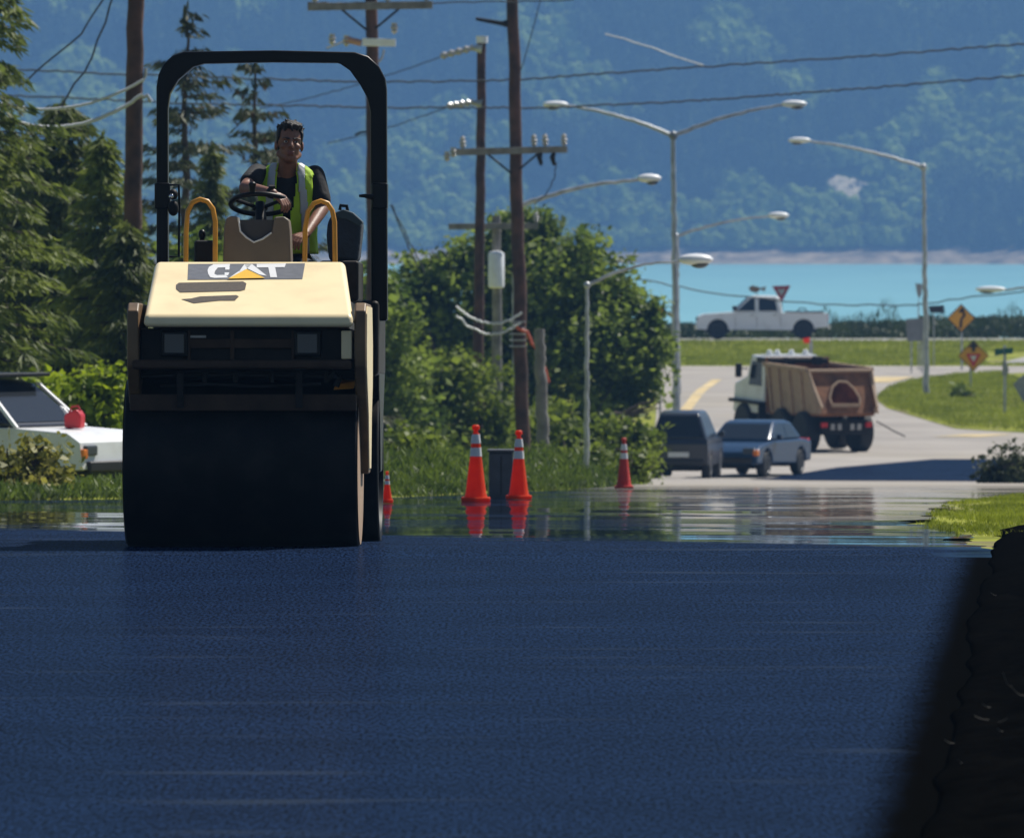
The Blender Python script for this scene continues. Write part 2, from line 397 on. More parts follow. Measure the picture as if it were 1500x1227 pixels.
def asphalt_mat():
    """fresh black mat: coarse grain, faint joints across the lane, glossy heat-slick beyond the crest"""
    m, nt, n, l, b = newmat('fresh_asphalt')
    geo = n.new('ShaderNodeNewGeometry')
    g1 = n.new('ShaderNodeTexNoise'); g1.inputs['Scale'].default_value = 60; g1.inputs['Detail'].default_value = 3
    g2 = n.new('ShaderNodeTexNoise'); g2.inputs['Scale'].default_value = 0.8; g2.inputs['Detail'].default_value = 5
    mp = n.new('ShaderNodeMapping'); mp.inputs['Scale'].default_value = (1, 0.14, 1)
    l.new(geo.outputs['Position'], mp.inputs['Vector'])
    l.new(mp.outputs[0], g1.inputs['Vector']); l.new(geo.outputs['Position'], g2.inputs['Vector'])
    r1 = n.new('ShaderNodeValToRGB'); e = r1.color_ramp.elements
    e[0].position = 0.36; e[0].color = (0.0012, 0.0036, 0.0115, 1); e[1].position = 0.66; e[1].color = (0.0105, 0.0265, 0.074, 1)
    l.new(g1.outputs['Fac'], r1.inputs[0])
    # pale scuffed roller marks running across the lane
    mp2 = n.new('ShaderNodeMapping'); mp2.inputs['Scale'].default_value = (0.42, 2.2, 1)
    l.new(geo.outputs['Position'], mp2.inputs['Vector'])
    s = n.new('ShaderNodeTexNoise'); s.inputs['Scale'].default_value = 1.0; s.inputs['Detail'].default_value = 5; s.inputs['Roughness'].default_value = 0.55
    l.new(mp2.outputs[0], s.inputs['Vector'])
    rs = n.new('ShaderNodeValToRGB'); rs.color_ramp.elements[0].position = 0.61; rs.color_ramp.elements[1].position = 0.78
    rs.color_ramp.elements[1].color = (0.55, 0.55, 0.55, 1)
    l.new(s.outputs['Fac'], rs.inputs[0])
    mx = n.new('ShaderNodeMixRGB'); mx.inputs[2].default_value = (0.050, 0.066, 0.092, 1)
    l.new(rs.outputs[0], mx.inputs[0]); l.new(r1.outputs[0], mx.inputs[1])
    mu = n.new('ShaderNodeMixRGB'); mu.blend_type = 'MULTIPLY'; mu.inputs[0].default_value = 0.6
    l.new(mx.outputs[0], mu.inputs[1]); 
    r2 = n.new('ShaderNodeValToRGB'); r2.color_ramp.elements[0].position = 0.3; r2.color_ramp.elements[1].position = 0.7; r2.color_ramp.elements[0].color = (0.55, 0.55, 0.55, 1)
    l.new(g2.outputs['Fac'], r2.inputs[0]); l.new(r2.outputs[0], mu.inputs[2])
    # soft shadow edge painted as a ragged fade to soil black along the right
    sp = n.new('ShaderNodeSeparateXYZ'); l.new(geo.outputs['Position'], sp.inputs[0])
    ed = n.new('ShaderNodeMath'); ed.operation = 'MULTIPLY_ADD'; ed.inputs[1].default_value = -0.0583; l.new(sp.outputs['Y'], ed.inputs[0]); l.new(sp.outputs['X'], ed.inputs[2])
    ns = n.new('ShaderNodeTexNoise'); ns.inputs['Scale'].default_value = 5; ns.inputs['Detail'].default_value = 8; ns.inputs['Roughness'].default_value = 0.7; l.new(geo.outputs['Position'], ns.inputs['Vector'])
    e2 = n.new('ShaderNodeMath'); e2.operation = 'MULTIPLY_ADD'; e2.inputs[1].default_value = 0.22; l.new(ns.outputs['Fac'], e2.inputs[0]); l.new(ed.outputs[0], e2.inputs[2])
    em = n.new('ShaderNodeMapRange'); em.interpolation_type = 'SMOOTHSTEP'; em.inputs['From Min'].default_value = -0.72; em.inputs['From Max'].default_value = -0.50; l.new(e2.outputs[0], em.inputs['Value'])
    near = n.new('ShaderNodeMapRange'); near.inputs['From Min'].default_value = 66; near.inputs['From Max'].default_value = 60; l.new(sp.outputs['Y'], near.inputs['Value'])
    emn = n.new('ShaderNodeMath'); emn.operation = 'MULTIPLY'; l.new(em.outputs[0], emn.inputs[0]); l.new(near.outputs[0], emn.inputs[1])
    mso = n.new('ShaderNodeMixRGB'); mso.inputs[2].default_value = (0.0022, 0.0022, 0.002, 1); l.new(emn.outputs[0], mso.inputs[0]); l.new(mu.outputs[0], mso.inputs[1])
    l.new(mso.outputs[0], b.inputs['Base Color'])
    b.inputs['Roughness'].default_value = 1.0
    b.inputs['Specular IOR Level'].default_value = 0.0
    gl = n.new('ShaderNodeBsdfGlossy'); gl.name = 'sheen'; gl.inputs['Roughness'].default_value = 0.20; gl.inputs['Color'].default_value = (0.9, 0.95, 1.0, 1)
    ms = n.new('ShaderNodeMixShader'); ms.name = 'mat_mix'; gf = n.new('ShaderNodeMapRange'); gf.inputs['To Min'].default_value = 0.05; gf.inputs['To Max'].default_value = 0.0; l.new(emn.outputs[0], gf.inputs['Value']); l.new(gf.outputs[0], ms.inputs[0])
    l.new(b.outputs[0], ms.inputs[1]); l.new(gl.outputs[0], ms.inputs[2]); l.new(ms.outputs[0], n['Material Output'].inputs[0])
    bp = n.new('ShaderNodeBump'); bp.inputs['Distance'].default_value = 0.0025; bp.inputs['Strength'].default_value = 0.35
    l.new(g1.outputs['Fac'], bp.inputs['Height']); l.new(bp.outputs[0], b.inputs['Normal'])
    return m, b

def slick_mat(b_from):
    """road that shines like water in the heat beyond the crest, breaking up towards the near edge"""
    m = b_from.copy(); m.name = 'heat_slick_asphalt'
    nt = m.node_tree; n = nt.nodes; l = nt.links
    b = n['mat_mix']
    geo = n.new('ShaderNodeNewGeometry'); sp = n.new('ShaderNodeSeparateXYZ'); l.new(geo.outputs['Position'], sp.inputs[0])
    gl = n.new('ShaderNodeBsdfGlossy'); gl.inputs['Roughness'].default_value = 0.02; gl.inputs['Color'].default_value = (0.80, 0.84, 0.88, 1)
    mx = n.new('ShaderNodeMixShader')
    # boundary runs obliquely: farther off on the left of the lane
    a = n.new('ShaderNodeMath'); a.operation = 'MULTIPLY_ADD'; a.inputs[1].default_value = 1.9
    l.new(sp.outputs['X'], a.inputs[0]); l.new(sp.outputs['Y'], a.inputs[2])
    mp = n.new('ShaderNodeMapping'); mp.inputs['Scale'].default_value = (0.25, 0.5, 1); l.new(geo.outputs['Position'], mp.inputs['Vector'])
    no = n.new('ShaderNodeTexNoise'); no.inputs['Scale'].default_value = 1.0; no.inputs['Detail'].default_value = 6; no.inputs['Roughness'].default_value = 0.6
    l.new(mp.outputs[0], no.inputs['Vector'])
    a2 = n.new('ShaderNodeMath'); a2.operation = 'MULTIPLY_ADD'; a2.inputs[1].default_value = 9.0
    l.new(no.outputs['Fac'], a2.inputs[0]); l.new(a.outputs[0], a2.inputs[2])
    mr = n.new('ShaderNodeMapRange'); mr.inputs['From Min'].default_value = 68.2; mr.inputs['From Max'].default_value = 69.6
    l.new(a2.outputs[0], mr.inputs['Value'])
    mr2 = n.new('ShaderNodeMapRange'); mr2.inputs['From Min'].default_value = 165; mr2.inputs['From Max'].default_value = 130
    l.new(sp.outputs['Y'], mr2.inputs['Value'])
    mm = n.new('ShaderNodeMath'); mm.operation = 'MULTIPLY'; l.new(mr.outputs[0], mm.inputs[0]); l.new(mr2.outputs[0], mm.inputs[1])
    m3 = n.new('ShaderNodeMath'); m3.operation = 'MULTIPLY'; m3.inputs[1].default_value = 0.93; l.new(mm.outputs[0], m3.inputs[0])
    mp3 = n.new('ShaderNodeMapping'); mp3.inputs['Scale'].default_value = (0.30, 0.16, 1); l.new(geo.outputs['Position'], mp3.inputs['Vector'])
    n3 = n.new('ShaderNodeTexNoise'); n3.inputs['Scale'].default_value = 1.0; n3.inputs['Detail'].default_value = 7; n3.inputs['Roughness'].default_value = 0.62; l.new(mp3.outputs[0], n3.inputs['Vector'])
    pm = n.new('ShaderNodeMapRange'); pm.inputs['From Min'].default_value = 0.40; pm.inputs['From Max'].default_value = 0.52; pm.inputs['To Min'].default_value = 0.5; l.new(n3.outputs['Fac'], pm.inputs['Value'])
    m4 = n.new('ShaderNodeMath'); m4.operation = 'MULTIPLY'; l.new(m3.outputs[0], m4.inputs[0]); l.new(pm.outputs[0], m4.inputs[1])
    # pale dust on the right-hand, farther part of the lane
    px = n.new('ShaderNodeMapRange'); px.inputs['From Min'].default_value = 0.6; px.inputs['From Max'].default_value = 2.2; l.new(sp.outputs['X'], px.inputs['Value'])
    py = n.new('ShaderNodeMapRange'); py.inputs['From Min'].default_value = 70; py.inputs['From Max'].default_value = 84; l.new(sp.outputs['Y'], py.inputs['Value'])
    pp = n.new('ShaderNodeMath'); pp.operation = 'MULTIPLY'; l.new(px.outputs[0], pp.inputs[0]); l.new(py.outputs[0], pp.inputs[1])
    du = n.new('ShaderNodeBsdfDiffuse'); du.inputs[0].default_value = (0.33, 0.305, 0.27, 1)
    md = n.new('ShaderNodeMixShader'); l.new(pp.outputs[0], md.inputs[0]); l.new(b.outputs[0], md.inputs[1]); l.new(du.outputs[0], md.inputs[2])
    l.new(m4.outputs[0], mx.inputs[0]); l.new(md.outputs[0], mx.inputs[1]); l.new(gl.outputs[0], mx.inputs[2])
    l.new(mx.outputs[0], n['Material Output'].inputs[0])
    return m

M['ground'] = ground_mat()
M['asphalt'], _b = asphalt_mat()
M['slick'] = slick_mat(M['asphalt'])
M['oldroad'] = mat('dusty_old_road', (0.33, 0.305, 0.28), 0.9, var=0.16, scale=0.25, dirt=(0.36, 0.32, 0.25), dirt_amt=0.8, dirt_scale=0.12, spec=0.1)
M['coastroad'] = mat('coast_road', (0.34, 0.33, 0.32), 0.9, var=0.15, scale=0.4, spec=0.1)

strip('ground', YS, lambda y: -90, lambda y: 120, -0.02, M['ground'], nx=24)
edge = lambda y: 0.0583*y-0.57
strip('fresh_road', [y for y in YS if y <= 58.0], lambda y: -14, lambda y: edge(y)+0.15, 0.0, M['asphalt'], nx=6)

# the heat-slick stretch just over the crest; the surface is gently uneven
def slick():
    ys = np.arange(58.0, 170.01, 0.2)
    xl = ip([58, 92, 100, 108, 130, 150, 170], [-14, -14, -6, -1.2, 0.6, 1.6, 2.2])
    _xr = ip([58, 75, 97, 118, 140, 150, 170], [2.95, 3.05, 4.3, 6.2, 20, 40, 60])
    xr = lambda y: _xr(y)+0.30*(float(vnoise(np.array(y+20), np.array(2.), 2.3, 41))-.5)+0.22*(float(vnoise(np.array(y+20), np.array(7.), 0.7, 42))-.5)
    nx = 110
    V = np.zeros((len(ys), nx+1, 3))
    ph = rng.uniform(0, 6.28, 14)
    for i, y in enumerate(ys):
        a, b = xl(y), xr(y)
        x = np.linspace(a, b, nx+1)
        w = np.zeros_like(x)
        for k in range(14):
            fy = 0.50*1.30**k*0.5; fx = 0.25+0.42*((k*7) % 5)
            w += math.sqrt(1/ (1+k))*np.sin(y*fy*2.4+x*fx*1.6+ph[k]+1.2*np.sin(x*0.7+k))/(fy*2.4)
        amp = 0.0012*min(1, max(0, (y-59)/2))
        V[i, :, 0] = x; V[i, :, 1] = y; V[i, :, 2] = zg(y)+w*amp+0.004*min(1, (y-58)/0.4)
    idx = np.arange(len(ys)*(nx+1)).reshape(len(ys), nx+1)
    Fq = np.stack([idx[:-1, :-1], idx[:-1, 1:], idx[1:, 1:], idx[1:, :-1]], -1).reshape(-1, 4)
    o = npmesh('shimmering_road', V.reshape(-1, 3), Fq, M['slick'], None, True)
    tag(o, kind='structure')
slick()
far_ys = [y for y in YS if 168 <= y <= 381]
strip('road', far_ys, ip([168, 200, 265, 300, 340, 381], [2.2, 2.7, 3.7, 4.4, 5.0, 5.4]), lambda y: 60, 0.0, M['oldroad'], nx=16)
# fresh dark patch on the side road
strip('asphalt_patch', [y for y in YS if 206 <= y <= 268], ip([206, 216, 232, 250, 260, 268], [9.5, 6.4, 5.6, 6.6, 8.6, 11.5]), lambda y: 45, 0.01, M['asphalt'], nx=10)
strip('coast_road', [y for y in YS if 414 <= y <= 426], lambda y: 2, lambda y: 120, 0.01, M['coastroad'], nx=4)
strip('side_road', [y for y in YS if 384 <= y <= 400], ip([384, 400], [19.0, 21.5]), lambda y: 80, 0.012, M['coastroad'], nx=4)

# grass island between the two roads (kerbless)
def poly_patch(name, pts, dz, m, kind='structure', n=14):
    P = [G(*p) for p in pts]
    c = sum(P, Vector())/len(P)
    ring = []
    for i in range(len(P)):
        a, b = P[i], P[(i+1) % len(P)]
        for t in range(6):
            ring.append(a.lerp(b, t/6))
    V = []; Fc = []
    for j in range(n+1):
        f = j/n
        for p in ring:
            q = c.lerp(p, f)
            V.append((q.x, q.y, zg(q.y)+dz*(1-f**6)+0.012))
    k = len(ring)
    for j in range(n):
        for i in range(k):
            Fc.append((j*k+i, j*k+(i+1) % k, (j+1)*k+(i+1) % k, (j+1)*k+i))
    o = npmesh(name, np.array(V), np.array(Fc), m, None, True)
    tag(o, kind=kind)
    return P
island_px = [(1284, 586), (1300, 572), (1330, 562), (1400, 552), (1500, 546), (1640, 545), (1680, 640), (1500, 634), (1400, 628), (1340, 610), (1300, 598)]
poly_patch('grass_island', island_px, 0.10, M['ground'])

# yellow centre line
def yline(px_pts, w, name='road_marking'):
    V = []; Fc = []
    P = [G(*p) for p in px_pts]
    Q = []
    for i in range(len(P)-1):
        for t in range(8): Q.append(P[i].lerp(P[i+1], t/8))
    Q.append(P[-1])
    for i, q in enumerate(Q):
        V += [(q.x-w/2, q.y, zg(q.y)+0.012), (q.x+w/2, q.y, zg(q.y)+0.012)]
    for i in range(len(Q)-1): Fc.append((2*i, 2*i+1, 2*i+3, 2*i+2))
    o = npmesh(name, np.array(V), np.array(Fc), M['yline'], None); tag(o, kind='structure')
yline([(1000, 606), (1020, 580), (1050, 556)], 0.35)
yline([(1402, 640), (1450, 636)], 1.4)
yline([(1275, 560), (1310, 552)], 1.4)

# soil bank along the right edge, its shade put into the near-black colour
def bank():
    ys = np.arange(14, 68, 0.25); nx = 36
    V = []; 
    for y in ys:
        e = edge(y)
        for k in range(nx+1):
            t = k/nx; d = t*t*9.0
            h = 0.02*min(1, d/0.05)+0.20*min(1, d/1.5) if d > 0 else -0.03
            nz = 0.02*math.sin(y*1.3+d*3)+0.014*math.sin(y*3.3-d*5+1)+0.012*rng.normal()
            ex = 0.09*(float(vnoise(np.array(y+50), np.array(3.), 3.1, 21))-.5)+0.07*(float(vnoise(np.array(y+50), np.array(9.), 0.9, 22))-.5)
            V.append((e+ex+d, y, zg(y)+h+nz*min(1, d/0.25)*0.7-(0.04 if k == 0 else 0)))
    idx = np.arange(len(ys)*(nx+1)).reshape(len(ys), nx+1)
    Fq = np.stack([idx[:-1, :-1], idx[:-1, 1:], idx[1:, 1:], idx[1:, :-1]], -1).reshape(-1, 4)
    o = npmesh('soil_bank', np.array(V), Fq, M['soil'], None, True); tag(o, kind='structure')
    # rank grass growing on the bank
    n = 22000
    y = rng.uniform(26, 66, n); d = rng.uniform(0.9, 3.2, n)
    x = 0.0583*y-0.57+d
    z = 0.06+0.10*np.minimum(d, 1.6)/1.0
    z = z+np.interp(y, _k, _z)
    C = np.stack([x, y, z], 1); D = np.stack([rng.normal(0, 0.45, n), rng.normal(0, 0.45, n), np.ones(n)], 1)
    L = rng.uniform(0.05, 0.14, n)
    o = leaves('bank_grass', C, D, L, rng.uniform(0.008, 0.016, n), M['darkgrass']); tag(o, 'rank grass on the soil bank, shade put into its dark colour', 'grass', None, 'stuff')
    mb = MB()
    for (px, row, ln, an) in [(1428, 1048, 0.075, 42), (1462, 1066, 0.05, 64), (1384, 1083, 0.06, 52), (1470, 985, 0.16, 78), (1481, 1003, 0.13, 66), (1452, 868, 0.05, 55), (1476, 1051, 0.06, 120), (1404, 1112, 0.05, 70), (1440, 1030, 0.06, 58)]:
        Y = 36 if row > 940 else 48
        p = W(px, row, Y); a = R(an)
        pts = [p+Vector((math.cos(a)*ln*t, 0.05*t, -math.sin(a)*ln*t*(1-0.5*t)*0.7)) for t in (0, .25, .5, .75, 1)]
        mb.tube(pts, 0.0011, 5)
    o = mb.build('dry_stalks', M['drytwig']); tag(o, 'pale dry stalks straggling over the dark soil bank', 'stalks', None, 'stuff')
bank()

# grass tufts on lawn and island edges, one object
def lawn_grass():
    C = []; 
    n = 42000
    y = rng.uniform(380, 413, n); x = rng.uniform(4.5, 24, n)
    ok = ~((x > 18.6) & (y > 383) & (y < 401)); x = x[ok]; y = y[ok]
    C.append(np.stack([x, y, np.interp(y, _k, _z)+0.03], 1))
    P = np.array([[p.x, p.y] for p in [G(*q) for q in island_px]])
    n = 40000
    x = rng.uniform(P[:, 0].min(), 18, n); y = rng.uniform(P[:, 1].min(), P[:, 1].max(), n)
    inside = np.zeros(n, bool)
    for i in range(len(P)):
        a, b = P[i], P[(i+1) % len(P)]
        c = ((a[1] > y) != (b[1] > y)) & (x < (b[0]-a[0])*(y-a[1])/(b[1]-a[1]+1e-9)+a[0])
        inside ^= c
    x, y = x[inside], y[inside]
    C.append(np.stack([x, y, np.interp(y, _k, _z)+0.12], 1))
    n = 30000   # near verge on the right
    y = rng.uniform(66, 116, n); e = np.interp(y, [58, 75, 97, 118, 140], [2.95, 3.05, 4.3, 6.2, 20]); x = e+rng.uniform(0.02, 4, n)
    ok = vnoise(x*3+100, y*0.6+100, 1.3, 17)*0.6+vnoise(x*9+100, y*1.8+60, 1.0, 18)*0.4 > 0.44-0.12*np.clip((x-e)/1.5-0.3, 0, 1)
    x, y = x[ok], y[ok]
    C.append(np.stack([x, y, np.interp(y, _k, _z)+0.005], 1))
    C.append(C[-1]+np.array([0.011, 0.013, 0])); C.append(C[-2]+np.array([-0.012, 0.02, 0]))
    k2 = np.concatenate([np.full(len(c), f) for c, f in zip(C, [1, 1, .34, .26, .3])]); C = np.concatenate(C); n = len(C)
    D = np.stack([rng.normal(0, 0.4, n), rng.normal(0, 0.4, n), np.ones(n)], 1)
    o = leaves('grass', C, D, rng.uniform(0.10, 0.26, n)*k2, rng.uniform(0.02, 0.05, n)*k2*0.8, M['grassblade'])
    tag(o, 'short sunlit grass on the lawns and verges', 'grass', None, 'stuff')
lawn_grass()
n = 120000
y = rng.uniform(92, 225, n); e = np.interp(y, [92, 100, 108, 130, 150, 170, 230], [-14, -6, -1.2, 0.6, 1.6, 2.2, 3.1]); x = e-rng.uniform(0.0, 1.0, n)**1.5*9
C = np.stack([x, y, np.interp(y, _k, _z)+0.05+0.50*rng.random(n)**1.3*np.clip((e-x)/1.0, 0.10, 1)*(0.35+vnoise(x*4+200, y*0.5+40, 2.2, 31))*np.where(x < -3.2, 0.3, 1)], 1)
D = np.stack([rng.normal(0, 0.6, n), rng.normal(0, 0.6, n), np.ones(n)], 1)
o = leaves('verge_weeds', C, D, rng.uniform(0.07, 0.20, n), rng.uniform(0.016, 0.045, n), leafmat('verge_weeds', (0.040, 0.070, 0.012), (0.135, 0.185, 0.032), 0.42, 0.9)); tag(o, 'rank green weeds along the left verge', 'weeds', None, 'stuff')

# ------------------------------------------------------------------ sea, far shore, forested mountainside
ZS = CH-(387-HY)/F*4000
def water_mat():
    m, nt, n, l, b = newmat('glacial_sea')
    b.inputs['Base Color'].default_value = (0.16, 0.40, 0.46, 1)
    b.inputs['Roughness'].default_value = 0.5; b.inputs['Specular IOR Level'].default_value = 0.25
    tc = n.new('ShaderNodeTexCoord'); mp = n.new('ShaderNodeMapping'); mp.inputs['Scale'].default_value = (0.02, 0.004, 1)
    l.new(tc.outputs['Object'], mp.inputs[0])
    no = n.new('ShaderNodeTexNoise'); no.inputs['Scale'].default_value = 1; no.inputs['Detail'].default_value = 6
    l.new(mp.outputs[0], no.inputs['Vector'])
    r = n.new('ShaderNodeValToRGB'); r.color_ramp.elements[0].position = 0.3; r.color_ramp.elements[1].position = 0.7
    r.color_ramp.elements[0].color = (0.175, 0.42, 0.46, 1); r.color_ramp.elements[1].color = (0.21, 0.47, 0.50, 1)
    l.new(no.outputs['Fac'], r.inputs[0]); l.new(r.outputs[0], b.inputs['Base Color'])
    return m
M['water'] = water_mat()
mb = MB(); mb.add([(-900, 455, ZS), (900, 455, ZS), (900, 4300, ZS), (-900, 4300, ZS)], [(0, 1, 2, 3)])
tag(mb.build('sea', M['water'], fix=False), kind='structure')
mb = MB(); z0 = zg(446)-0.02
mb.add([(-90, 444, z0), (120, 444, z0), (150, 462, ZS-1), (-110, 462, ZS-1)], [(0, 1, 2, 3)])
tag(mb.build('shore_bluff', M['ground'], fix=False), kind='structure')

def hill_h(X, Y):
    d = Y-4000-9*np.sin(X*0.013+1)-5*np.sin(X*0.05)
    h = np.where(d < 0, d*0.06, np.where(d < 45, d*0.17, 7.6+(d-45)*0.62))
    g = 16*np.sin(X*0.021+d*0.004+0.7)+9*np.sin(X*0.047-d*0.006+2)+5*np.sin(X*0.11+d*0.02)
    h = h+g*np.clip((d-60)/160, 0, 1)
    return ZS+h
hx = np.arange(-760, 761, 8.0); hy = np.concatenate([np.arange(3960, 4060, 4.0), np.arange(4060, 4560, 8.0)])
XX, YY = np.meshgrid(hx, hy); ZZ = hill_h(XX, YY)
idx = np.arange(XX.size).reshape(XX.shape)
Fq = np.stack([idx[:-1, :-1], idx[:-1, 1:], idx[1:, 1:], idx[1:, :-1]], -1).reshape(-1, 4)
def hill_mat():
    m, nt, n, l, b = newmat('hillside_ground')
    geo = n.new('ShaderNodeNewGeometry'); sp = n.new('ShaderNodeSeparateXYZ'); l.new(geo.outputs['Position'], sp.inputs[0])
    no = n.new('ShaderNodeTexNoise'); no.inputs['Scale'].default_value = 0.12; no.inputs['Detail'].default_value = 8
    mp = n.new('ShaderNodeMapping'); mp.inputs['Scale'].default_value = (1, 0.4, 3); l.new(geo.outputs['Position'], mp.inputs[0]); l.new(mp.outputs[0], no.inputs['Vector'])
    r = n.new('ShaderNodeValToRGB'); r.color_ramp.elements[0].position = 0.35; r.color_ramp.elements[1].position = 0.65
    r.color_ramp.elements[0].color = (0.13, 0.11, 0.085, 1); r.color_ramp.elements[1].color = (0.42, 0.34, 0.24, 1)
    l.new(no.outputs['Fac'], r.inputs[0])
    ad = n.new('ShaderNodeMath'); ad.operation = 'MULTIPLY_ADD'; ad.inputs[1].default_value = 6; l.new(no.outputs['Fac'], ad.inputs[0]); l.new(sp.outputs['Z'], ad.inputs[2])
    mr = n.new('ShaderNodeMapRange'); mr.inputs['From Min'].default_value = ZS+9.5; mr.inputs['From Max'].default_value = ZS+11.5; l.new(ad.outputs[0], mr.inputs['Value'])
    mx = n.new('ShaderNodeMixRGB'); mx.inputs[2].default_value = (0.05, 0.08, 0.025, 1); l.new(mr.outputs[0], mx.inputs[0]); l.new(r.outputs[0], mx.inputs[1])
    l.new(mx.outputs[0], b.inputs['Base Color']); b.inputs['Roughness'].default_value = 1; b.inputs['Specular IOR Level'].default_value = 0
    return m
tag(npmesh('hillside', np.stack([XX, YY, ZZ], -1).reshape(-1, 3), Fq, hill_mat(), None, True), kind='structure')

CLEAR = W(1243, 262, 4170)
def forest():
    n = 24000
    x = rng.uniform(-570, 570, n); d = rng.uniform(0, 1, n)**0.9*330+32
    wig = 9*np.sin(x*0.013+1)+5*np.sin(x*0.05)
    y = 4000+d+wig
    z = hill_h(x, y)
    row = HY+(CH-z)/y*F; px = CX+x/y*F
    f = vnoise(x+1000, d+0.6*x+1000, 46, 3)*0.6+vnoise(x+500, d+900, 17, 5)*0.4
    low = np.clip((row-60)/260, 0, 1)
    left = np.clip((900-px)/900, 0, 1)*0.10
    broad = f+0.30*low+left > 0.60
    inclear = ((px-1243)/34)**2+((row-272)/24)**2 < 1
    keep = ~inclear
    x, y, z, d, broad, f = [a[keep] for a in (x, y, z, d, broad, f)]
    # conifers
    c = ~broad; nc = c.sum(); H = rng.uniform(11, 23, nc); Wd = H*rng.uniform(0.15, 0.21, nc)
    NB = 44
    t = np.linspace(0.05, 1.0, NB)[None, :]+rng.normal(0, 0.015, (nc, NB)); t = np.clip(t, 0.03, 1)
    ang = rng.uniform(0, 6.283, (nc, NB))
    rad = Wd[:, None]*(1.03-t)*rng.uniform(0.65, 1.25, (nc, NB))
    base = np.stack([x[c], y[c], z[c]], 1)
    zc = (H[:, None]*t)
    dirx, diry = np.cos(ang), np.sin(ang)
    top = base[:, None, :]+np.stack([dirx*0*rad, diry*0*rad, zc+rad*0.55], -1)
    w = rad*0.62
    e1 = base[:, None, :]+np.stack([dirx*rad-diry*w, diry*rad+dirx*w, zc-rad*0.30], -1)
    e2 = base[:, None, :]+np.stack([dirx*rad+diry*w, diry*rad-dirx*w, zc-rad*0.30], -1)
    V = np.stack([top, e1, e2], 2).reshape(-1, 3); Fq = np.arange(len(V)).reshape(-1, 3)
    m = leafmat('far_conifers', (0.010, 0.020, 0.012), (0.085, 0.125, 0.045), 0.15, 0.11, spec=0.0, rough=1.0)
    tag(npmesh('conifer_forest', V, Fq, m), 'hazy blue conifer forest covering the mountainside across the water', 'forest', None, 'stuff')
    # broadleaf
    b = broad; nb = b.sum(); rr = rng.uniform(2.6, 5.2, nb); NL = 60
    u = rng.normal(size=(nb, NL, 3)); u /= np.linalg.norm(u, axis=2, keepdims=True); u[..., 2] = np.abs(u[..., 2])*1.2-0.15
    lump = 1+0.25*np.sin(5*u[..., 0]+3*u[..., 1]+rng.uniform(0, 6, (nb, 1)))
    cen = np.stack([x[b], y[b], z[b]+rr*0.6], 1)[:, None, :]
    P = cen+u*(rr[:, None]*lump*rng.uniform(0.75, 1.05, (nb, NL)))[..., None]
    s = rr[:, None, None]*0.34
    t1 = rng.normal(size=(nb, NL, 3)); t1 = t1-u*(t1*u).sum(-1, keepdims=True)*0.8; t1 /= np.linalg.norm(t1, axis=2, keepdims=True)
    t2 = np.cross(u, t1)
    V = np.stack([P+t1*s, P+t2*s, P-t1*s, P-t2*s], 2).reshape(-1, 3); Fq = np.arange(len(V)).reshape(-1, 4)
    m = leafmat('far_broadleaf', (0.15, 0.23, 0.05), (0.38, 0.50, 0.12), 0.4, 0.05, spec=0.0, rough=1.0)
    tag(npmesh('broadleaf_forest', V, Fq, m), 'pale green broadleaf trees in patches across the lower mountainside', 'forest', None, 'stuff')
forest()
# bare quarry scar
def scar():
    c = W(1243, 275, 4180); V = []; Fc = []
    n = 26
    y0 = 4150.
    # find hill depth for that row
    for yy in np.arange(4050, 4400, 2.0):
        xx = (1243-CX)/F*yy
        if HY+(CH-float(hill_h(np.array(xx), np.array(yy))))/yy*F < 278: y0 = yy; break
    x0 = (1243-CX)/F*y0
    for j in range(9):
        for i in range(n):
            a = 2*math.pi*i/n; rr = (j/8)*(1+0.22*math.sin(3*a+1)+0.12*math.sin(7*a))
            x = x0+8.5*rr*math.cos(a); y = y0+10*rr*math.sin(a)
            V.append((x, y, float(hill_h(np.array(x), np.array(y)))+1.6*(1-(j/8)**3)+0.5*rng.normal()*(j < 8)))
    for j in range(8):
        for i in range(n): Fc.append((j*n+i, j*n+(i+1) % n, (j+1)*n+(i+1) % n, (j+1)*n+i))
    m = mat('bare_rock', (0.50, 0.44, 0.32), 0.95, var=0.35, scale=0.25)
    tag(npmesh('rock_scar', np.array(V), np.array(Fc), m), kind='structure')
scar()

# ------------------------------------------------------------------ road roller
XR, YR = (360-CX)/F*60.3, 60.3
ROOT_M = Matrix.Translation((XR, YR, zg(YR))) @ Matrix.Rotation(R(-1.3), 4, 'Z') @ Matrix.Rotation(R(-1.32), 4, 'X')
ROOT_I = ROOT_M.inverted()
CAMP = Vector((0, 0, CH))
def L(px, py, yl):
    d = Vector(((px-CX)/F, 1, -(py-HY)/F))
    o = ROOT_I @ CAMP; dd = ROOT_I.to_3x3() @ d
    return o+dd*((yl-o.y)/dd.y)
def LX(px, yl): return L(px, 560, yl).x
def LZ(py, yl): return L(370, py, yl).z

roller = thing('road_roller', 'cream yellow road roller with a black roll bar on the new asphalt', 'road roller')
roller.matrix_world = ROOT_M
P_ = dict(parent=roller, world=False)

